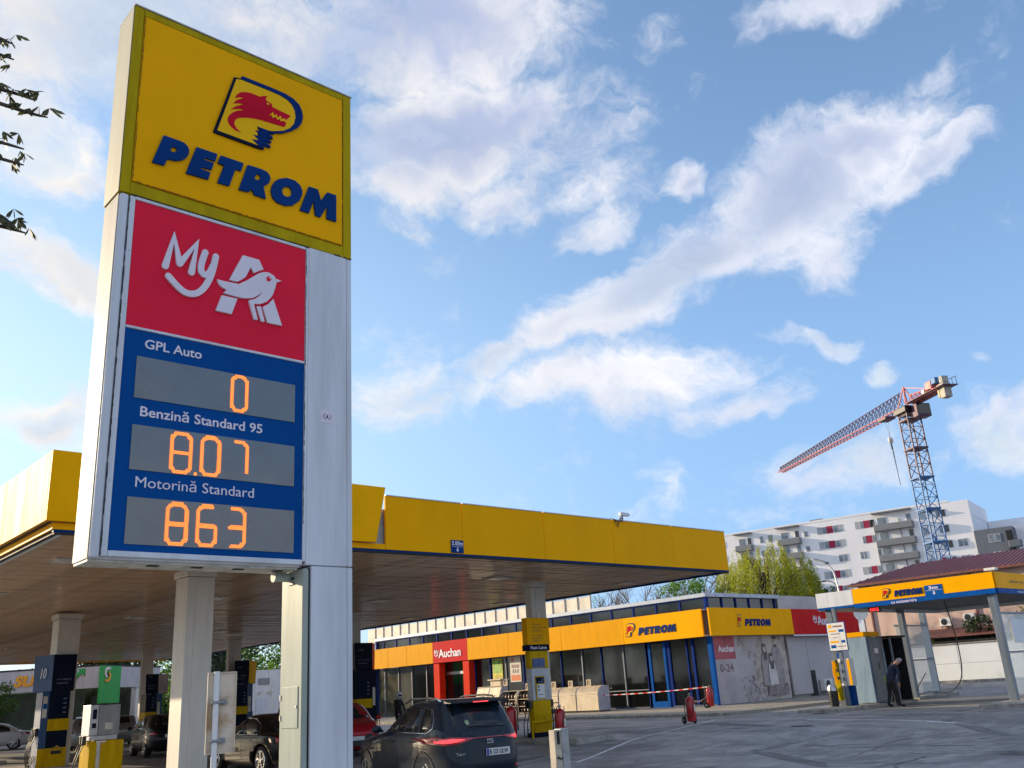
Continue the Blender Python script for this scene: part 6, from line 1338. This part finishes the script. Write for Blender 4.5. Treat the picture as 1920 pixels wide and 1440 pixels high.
def leaves(name,pts,size,m,parent,flat=0,seed=1,asp=.45,droop=0):
    rg=np.random.default_rng(seed); n=len(pts); P=np.array(pts)
    d=rg.normal(size=(n,3)); d[:,2]=d[:,2]*(1-flat)-droop; d/=np.linalg.norm(d,axis=1)[:,None]
    e=np.cross(d,rg.normal(size=(n,3))); e/=np.linalg.norm(e,axis=1)[:,None]
    s=size*rg.uniform(.6,1.35,size=(n,1)); v=np.empty((n,4,3)); v[:,0]=P; v[:,1]=P+d*s*.5+e*s*asp*.5; v[:,2]=P+d*s; v[:,3]=P+d*s*.5-e*s*asp*.5
    me=bpy.data.meshes.new(name); me.vertices.add(4*n); me.vertices.foreach_set('co',v.reshape(-1)); me.loops.add(4*n); me.loops.foreach_set('vertex_index',np.arange(4*n)); me.polygons.add(n); me.polygons.foreach_set('loop_start',np.arange(0,4*n,4)); me.update(calc_edges=True)
    me.materials.append(MT[m]); o=bpy.data.objects.new(name,me); COL.objects.link(o); par(o,parent); return o
def tree(label,x,y,h,r,m,n=5000,size=.28,trunk=.22,low=.3,seed=1,name='tree',bare=False,cl=34,bark='bark',cat='tree'):
    T_=thing(name,label,cat,(x,y,0)); rg=random.Random(seed)
    b=MB(); b.tube([(x,y,-.1),(x+.05*h*.2,y,h*.3),(x+rg.uniform(-.3,.3),y+rg.uniform(-.3,.3),h*.6),(x,y,h*.85)],[trunk,trunk*.8,trunk*.5,trunk*.15],8); b.build('trunk',bark,T_,smooth=True)
    b=MB(); tips=[]
    for i in range(16 if not bare else 40):
        z0=h*rg.uniform(.25,.7); a=rg.uniform(0,math.tau); L=r*rg.uniform(.6,1.0); z1=z0+h*rg.uniform(.1,.3)
        p1=V((x+L*.5*math.cos(a),y+L*.5*math.sin(a),z0+(z1-z0)*.6)); p2=V((x+L*math.cos(a),y+L*math.sin(a),min(h,z1))); b.tube([(x,y,z0),p1,p2],[trunk*.35,trunk*.2,.02],5); tips+=[p1,p2]
        if bare:
            for k in range(9):
                q=p1.lerp(p2,rg.random()); e_=q+V((rg.uniform(-.9,.9),rg.uniform(-.9,.9),rg.uniform(.3,1.3))); b.tube([q,(q+e_)/2+V((0,0,.1)),e_],[.022,.016,.006],4)
                for l in range(2): f_=q.lerp(e_,rg.random()); b.tube([f_,f_+V((rg.uniform(-.4,.4),rg.uniform(-.4,.4),rg.uniform(.1,.6)))],[.010,.005],3)
    b.build('limbs',bark,T_,smooth=True,kind='stuff')
    cs=[]
    for i in range(cl):
        a=rg.uniform(0,math.tau); u=rg.uniform(low,1); rr=r*math.sqrt(rg.random())*math.sqrt(max(.15,1-((u-.62)/.5)**2)); cs.append((V((x+rr*math.cos(a),y+rr*math.sin(a),h*u*.95)),r*rg.uniform(.16,.34)))
    pts=[]
    for i in range(n):
        c,cr=rg.choice(cs); q=V((rg.gauss(0,1),rg.gauss(0,1),rg.gauss(0,.8))); q.normalize(); q*=cr*(rg.random()**.4)*1.1; pts.append(c+q)
    leaves('crown',pts,size,m,T_,seed=seed)
    return T_
# willow with hanging curtains
WL=thing('willow_tree','yellow-green weeping willow rising behind the shop roof','tree',(62,38.6,0))
b=MB(); wx,wy=63.0,39.9; b.tube([(wx,wy,-.1),(wx,wy,3),(wx+.3,wy,6),(wx,wy+.3,9)],[.5,.42,.3,.1],8); b.build('trunk','bark',WL,smooth=True)
rg=random.Random(5); pts=[]; lb=MB(); st_=MB()
clm=[(rg.uniform(0,math.tau),4.5*math.sqrt(rg.random())) for _ in range(95)]
for i in range(950):
    a,rr=rg.choice(clm); a+=rg.gauss(0,.05); rr+=rg.gauss(0,.16); rr=max(.1,min(4.7,rr))*.86; ztop=10.9-3.6*(rr/4.6)**1.7+rg.uniform(-.9,.6); cxx=wx+rr*math.cos(a)*1.0; cyy=wy+rr*math.sin(a)
    if rg.random()<.12: ztop+=.6
    Ls=rg.uniform(1.2,4.2); z=ztop; k=0; sw=rg.uniform(-.10,.10); dx=.35*math.cos(a); dy=.35*math.sin(a)
    if i<22: lb.tube([(wx,wy,rg.uniform(4,7)),(wx+(cxx-wx)*.5,wy+(cyy-wy)*.5,ztop*.92),(cxx,cyy,ztop)],[.12,.07,.02],5)
    while z>ztop-Ls:
        t=(ztop-z)/Ls; pts.append(V((cxx+dx*math.sin(t*1.4)+sw*t*2+rg.uniform(-.07,.07),cyy+dy*math.sin(t*1.4)+rg.uniform(-.07,.07),z+ .25*math.sin(min(1,t*4)*math.pi/2)))); z-=.075
lb.build('limbs','bark',WL,smooth=True,kind='stuff'); leaves('crown',pts,.18,'leaf_willow',WL,seed=3,asp=.28,droop=1.6)
tree('fresh green tree between the bare tree and the willow behind the shop roof',59,44.9,9.2,2.2,'leaf_bright',3600,.24,.2,.5,11)
tree('small dark tree tucked under the right side of the willow',66,37.6,7.6,1.9,'leaf_green',3000,.26,.2,.4,12)
tree('bare pinkish tree behind the shop roof left of the green tree',61,51.5,9.4,3.0,'leaf_blossom',260,.12,.16,.5,13,bare=True,bark='bark_pale')
tree('bare budding tree at the left end of the roofline gap',60,56.5,9.0,2.6,'leaf_bright',900,.16,.16,.5,17,bare=True,bark='bark_pale')
tree('budding tree with pink twigs left of the willow crown',72,53,11.6,3.2,'leaf_blossom',900,.16,.2,.5,19,bare=True,bark='bark_pale')
# trees beyond the far end of the forecourt
for i,(x,y,h,r,mm,l) in enumerate(((26.5,86,9,4.2,'leaf_green','green tree behind the sandwich shop, left of the pack'),(34,90,10,4.6,'leaf_bright','bright spring tree behind the sandwich shop roof'),(30,84,7.5,3.5,'leaf_dark','dark tree behind the right corner of the sandwich shop'),(41,88,9.5,4.6,'leaf_green','green tree behind the white garage wall'),(46,92,10.5,4.8,'leaf_bright','sunlit tree above the white garage wall'),(37,80,7.0,2.8,'leaf_dark','dense dark tree left of the white garage wall'),(52,96,11,5,'leaf_green','tree behind the left end of the shop'))):
    tree(l,x,y,h,r,mm,4200,.38,.3,.22,20+i)
for i,(x,y,h) in enumerate(((-6,88,12),(4,96,13),(12,90,11),(-18,80,13),(-30,62,13),(-34,40,12))):
    tree('tall leafy tree on the street to the left, %s from the station'%['first','second','third','fourth','fifth','sixth'][i],x,y,h,5,'leaf_green',2500,.6,.35,.3,70+i)
tree('small green street tree at the far left edge under the canopy',16.6,69.5,4.0,1.6,'leaf_green',1500,.24,.1,.4,40)
for i,(x,y,h,r,l) in enumerate(((77.0,30.3,4.9,1.2,'dark conical shrub over the white wall below the small canopy'),(77.4,28.6,4.2,1.3,'dark broad shrub right of the conical shrub over the white wall'),(77,26.4,5.6,1.2,'green shrub at the right edge above the white wall'))):
    tree(l,x,y,h,r,'leaf_dark' if i<2 else 'leaf_green',1800,.26,.12,.25,50+i,name='shrub',cat='shrub')
tree('low yellow-green bush over the left end of the white wall',76.2,34.2,3.6,.9,'leaf_bright',500,.2,.08,.3,55,name='shrub',cat='shrub')
# chestnut branches hanging in from the left, close to the camera
CH=thing('chestnut_branches','dark chestnut branches with drooping young leaves at the left edge','tree',(.2,6,0))
b=MB(); b.tube([(-2.6,7.6,-.3),(-2.6,7.5,3),(-2.4,7.3,6),(-2.2,7.2,8)],[.28,.24,.18,.12],10); b.build('trunk','bark',CH,smooth=True)
def frond(c,d,L,out):
    u=V(d).normalized(); 
    for k in range(6):
        a=R(-65+26*k); s_=u.orthogonal().normalized()*math.sin(a)+V((0,0,-.9))+u*.5*math.cos(a)+V((uni(-.2,.2),uni(-.2,.2),uni(-.1,.2))); s_.normalize(); w=s_.cross(V((uni(-1,1),uni(-1,1),.2))).normalized()*L*.13
        p0=V(c); i=len(out.v); out.v+=[tuple(q) for q in (p0,p0+s_*L*.35+w*.7,p0+s_*L*.7+w,p0+s_*L,p0+s_*L*.7-w,p0+s_*L*.35-w*.7)]; out.f+=[(i,i+1,i+2,i+3,i+4,i+5)]; out.m.append(0)
for bi,(tip,seed_) in enumerate((((1.10,6,6.06),1),((1.12,6,5.94),2),((1.37,6,5.58),3),((1.28,6,5.68),4),((1.25,6,5.28),5),((1.26,6,5.16),6),((1.32,6,4.67),7),((1.24,6,4.72),8))):
    t=V(tip); base=V((-2.2,7.0,t.z+uni(.1,.9))); pts_=smoothp3([base,base.lerp(t,.5)+V((0,0,-.1)),t-V((.3,-.1,-.05)),t],5); b=MB(); b.tube(pts_,[.035-.030*i/(len(pts_)-1) for i in range(len(pts_))],6); br=b.build('branch','bark',CH,smooth=True)
    lf=MB()
    for k in range(34):
        q=base.lerp(t,.55+.45*k/33)+V((uni(-.03,.03),uni(-.06,.06),uni(-.02,.10))); frond(q,(uni(-1,1),uni(-1,1),.3),uni(.07,.11),lf)
    lf.build('leaves','leaf_chestnut',br,kind='stuff')
# ---------------------------------------------------------------- sandwich shop at the far end
mat('sub_white',(.50,.50,.53),.5,var=.08,streak=1); mat('sub_green',(.012,.36,.06),.4,var=.06); mat('sub_yellow',(.80,.34,.01),.4); mat('sub_orange',(.85,.38,.01),.4,var=.03); mat('sub_dark',(.015,.03,.012),.5,var=.4,scale=1); mat('far_wall',(.44,.40,.34),.7,var=.2,scale=1)
SB=thing('sandwich_shop','white-fascia sandwich shop with green sign panel and orange letters','building',(24,75,0))
c0=V((24.4,72.1,0)); c1=V((17.6,79.0,0)); c2=V((31.0,78.0,0))
def seg(p,q,z0,z1,t,m,nm,o=0,P=SB,bev=0):
    d=(q-p).normalized(); n_=V((d.y,-d.x,0)); 
    if n_.dot(-p)<0: n_=-n_
    b=MB(); L=(q-p).length; b.v=[tuple(a+V((0,0,z))) for z in (z0,z1) for a in (p+n_*o,q+n_*o,q+n_*(o-t),p+n_*(o-t))]; b.f=[(0,3,2,1),(4,5,6,7),(0,1,5,4),(1,2,6,5),(2,3,7,6),(3,0,4,7)]; b.m=[0]*6; return b.build(nm,m,P,bevel=bev)
far=c0+(c1-c0)*1.5
seg(c0,c0.lerp(c1,.98),3.46,4.96,.4,'sub_white','fascia'); seg(c0.lerp(c1,1.0),far,3.4,4.96,.4,'sub_white','fascia'); seg(c0,c2,3.46,4.96,.4,'sub_white','fascia')
seg(c0,far,4.965,5.08,.5,'groove','coping',.03); seg(c0,c2,4.965,5.08,.5,'groove','coping',.03)
seg(c0.lerp(c1,.0),c0.lerp(c1,.10),.0,2.9,.1,'sub_dark','doorway',-.5); seg(c0,far,0,3.4,.1,'sub_dark','window',-1.2); seg(c0,c2,0,3.4,.1,'sub_dark','window',-1.2)
gp0,gp1=c0+V((-.35,-.2,0)),c0+(c2-c0)*.255; gp=seg(gp0,gp1,2.35,4.97,.15,'sub_green','green_panel',.22)
seg(c0.lerp(c2,.60),c0.lerp(c2,.74),0,3.45,.4,'white_paint','pier',-.1); seg(c0.lerp(c1,.86),c0.lerp(c1,1.02),0,3.42,.3,'sub_green','green_pier',-.2)
d_=(gp1-gp0).normalized(); n_=V((d_.y,-d_.x,0)); n_=n_ if n_.dot(-gp0)>0 else -n_
fr=(gp0+n_*.225,d_,V((0,0,1)),d_.cross(V((0,0,1)))); 
def Spath(a,b_,w,h,k=18): return None
ring=lambda cx_,cz,r,a0,a1,k=12:[(cx_+r*math.cos(R(a0+(a1-a0)*i/k)),cz+r*math.sin(R(a0+(a1-a0)*i/k))) for i in range(k+1)]
g0=.82
top=ring(g0,4.50,.30,60,250); bot=ring(g0,4.22,.30,60,-110)
shape('logo_arrow',[stroke([V(p) for p in top],.085)],fr,.05,'white_letter',gp); shape('logo_arrow',[stroke([V(p) for p in bot],.085)],off(fr,.01),.05,'sub_orange',gp)
shape('logo_arrow',[[(g0+.15,4.68),(g0+.15,4.93),(g0+.40,4.78)]],fr,.05,'white_letter',gp); shape('logo_arrow',[[(g0-.12,4.05),(g0-.12,3.80),(g0-.40,3.93)]],off(fr,.01),.05,'sub_orange',gp)
text('S',off(fr,.07),g0-.11,g0+.11,4.24,4.50,'deep_navy',gp,bold=.04)
d2=(c0-c1).normalized(); fr2=(c1.copy(),d2,V((0,0,1)),d2.cross(V((0,0,1)))); fa_=[o for o in SB.children if o.name.startswith('fascia')][0]
text('SUBWA',off(fr2,.01),3.1,7.4,3.83,4.62,'sub_orange',fa_,depth=.08,bold=.05,shear=.2); 
shape('letter',[[(7.45,3.83),(7.65,3.83),(7.8,4.2),(8.2,4.55),(8.35,4.3),(8.4,4.85),(7.9,4.85),(8.0,4.7),(7.6,4.4)]],off(fr2,.01),.08,'sub_green',fa_)
FWL=thing('garage_wall','white rendered garage with small vent and notices behind the pumps','building',(39,74,0))
b=MB(); b.box(35.2,45,72,80,0,4.25); b.build('wall','white_paint',FWL); 
for q in ((36.75,37.75,3.1,3.6,'pump_grey','louvre'),(36.7,37.0,2.35,2.55,'poster_cream','notice'),(37.6,38.0,2.35,2.6,'poster_cream','notice'),(36.6,37.5,0,2.1,'white_metal','door')): b=MB(); b.box(q[0],q[1],71.93,71.99,q[2],q[3]); b.build(q[5],q[4],FWL)
FB=thing('car_wash_hall','long low grey hall with pale roof edge beyond the forecourt','building',(26,98,0))
b=MB(); b.box(5,40,100,106,0,4.6); b.build('wall','far_wall',FB); b=MB(); b.box(4.8,40.2,99.7,99.99,4.3,4.8); b.build('roof_edge','white_metal',FB)
for i in range(10): b=MB(); b.box(6+i*3.4,8.6+i*3.4,99.9,99.98,.2,3.2); b.build('window','sub_dark',FB)
PW=thing('fuel_notice','orange notice board standing on the far pump island','sign',(16.6,43.7,.14))
tp(PW,'board','pump_yellow',16.42,16.92,43.6,43.66,.45,1.1); tp(PW,'foot','black_plastic',16.6,16.74,43.6,43.66,.14,.449)
# distant tree belt closing the horizon
hz=[]; rg=random.Random(9)
for i in range(15000):
    a=R(rg.uniform(8,100)); d=rg.uniform(170,230); hz.append(V((d*math.cos(a),d*math.sin(a),rg.uniform(0,6.0+1.5*math.sin(a*40)))))
leaves('far_tree_belt',hz,2.2,'leaf_dark',None,seed=4,asp=.8)['kind']='stuff'
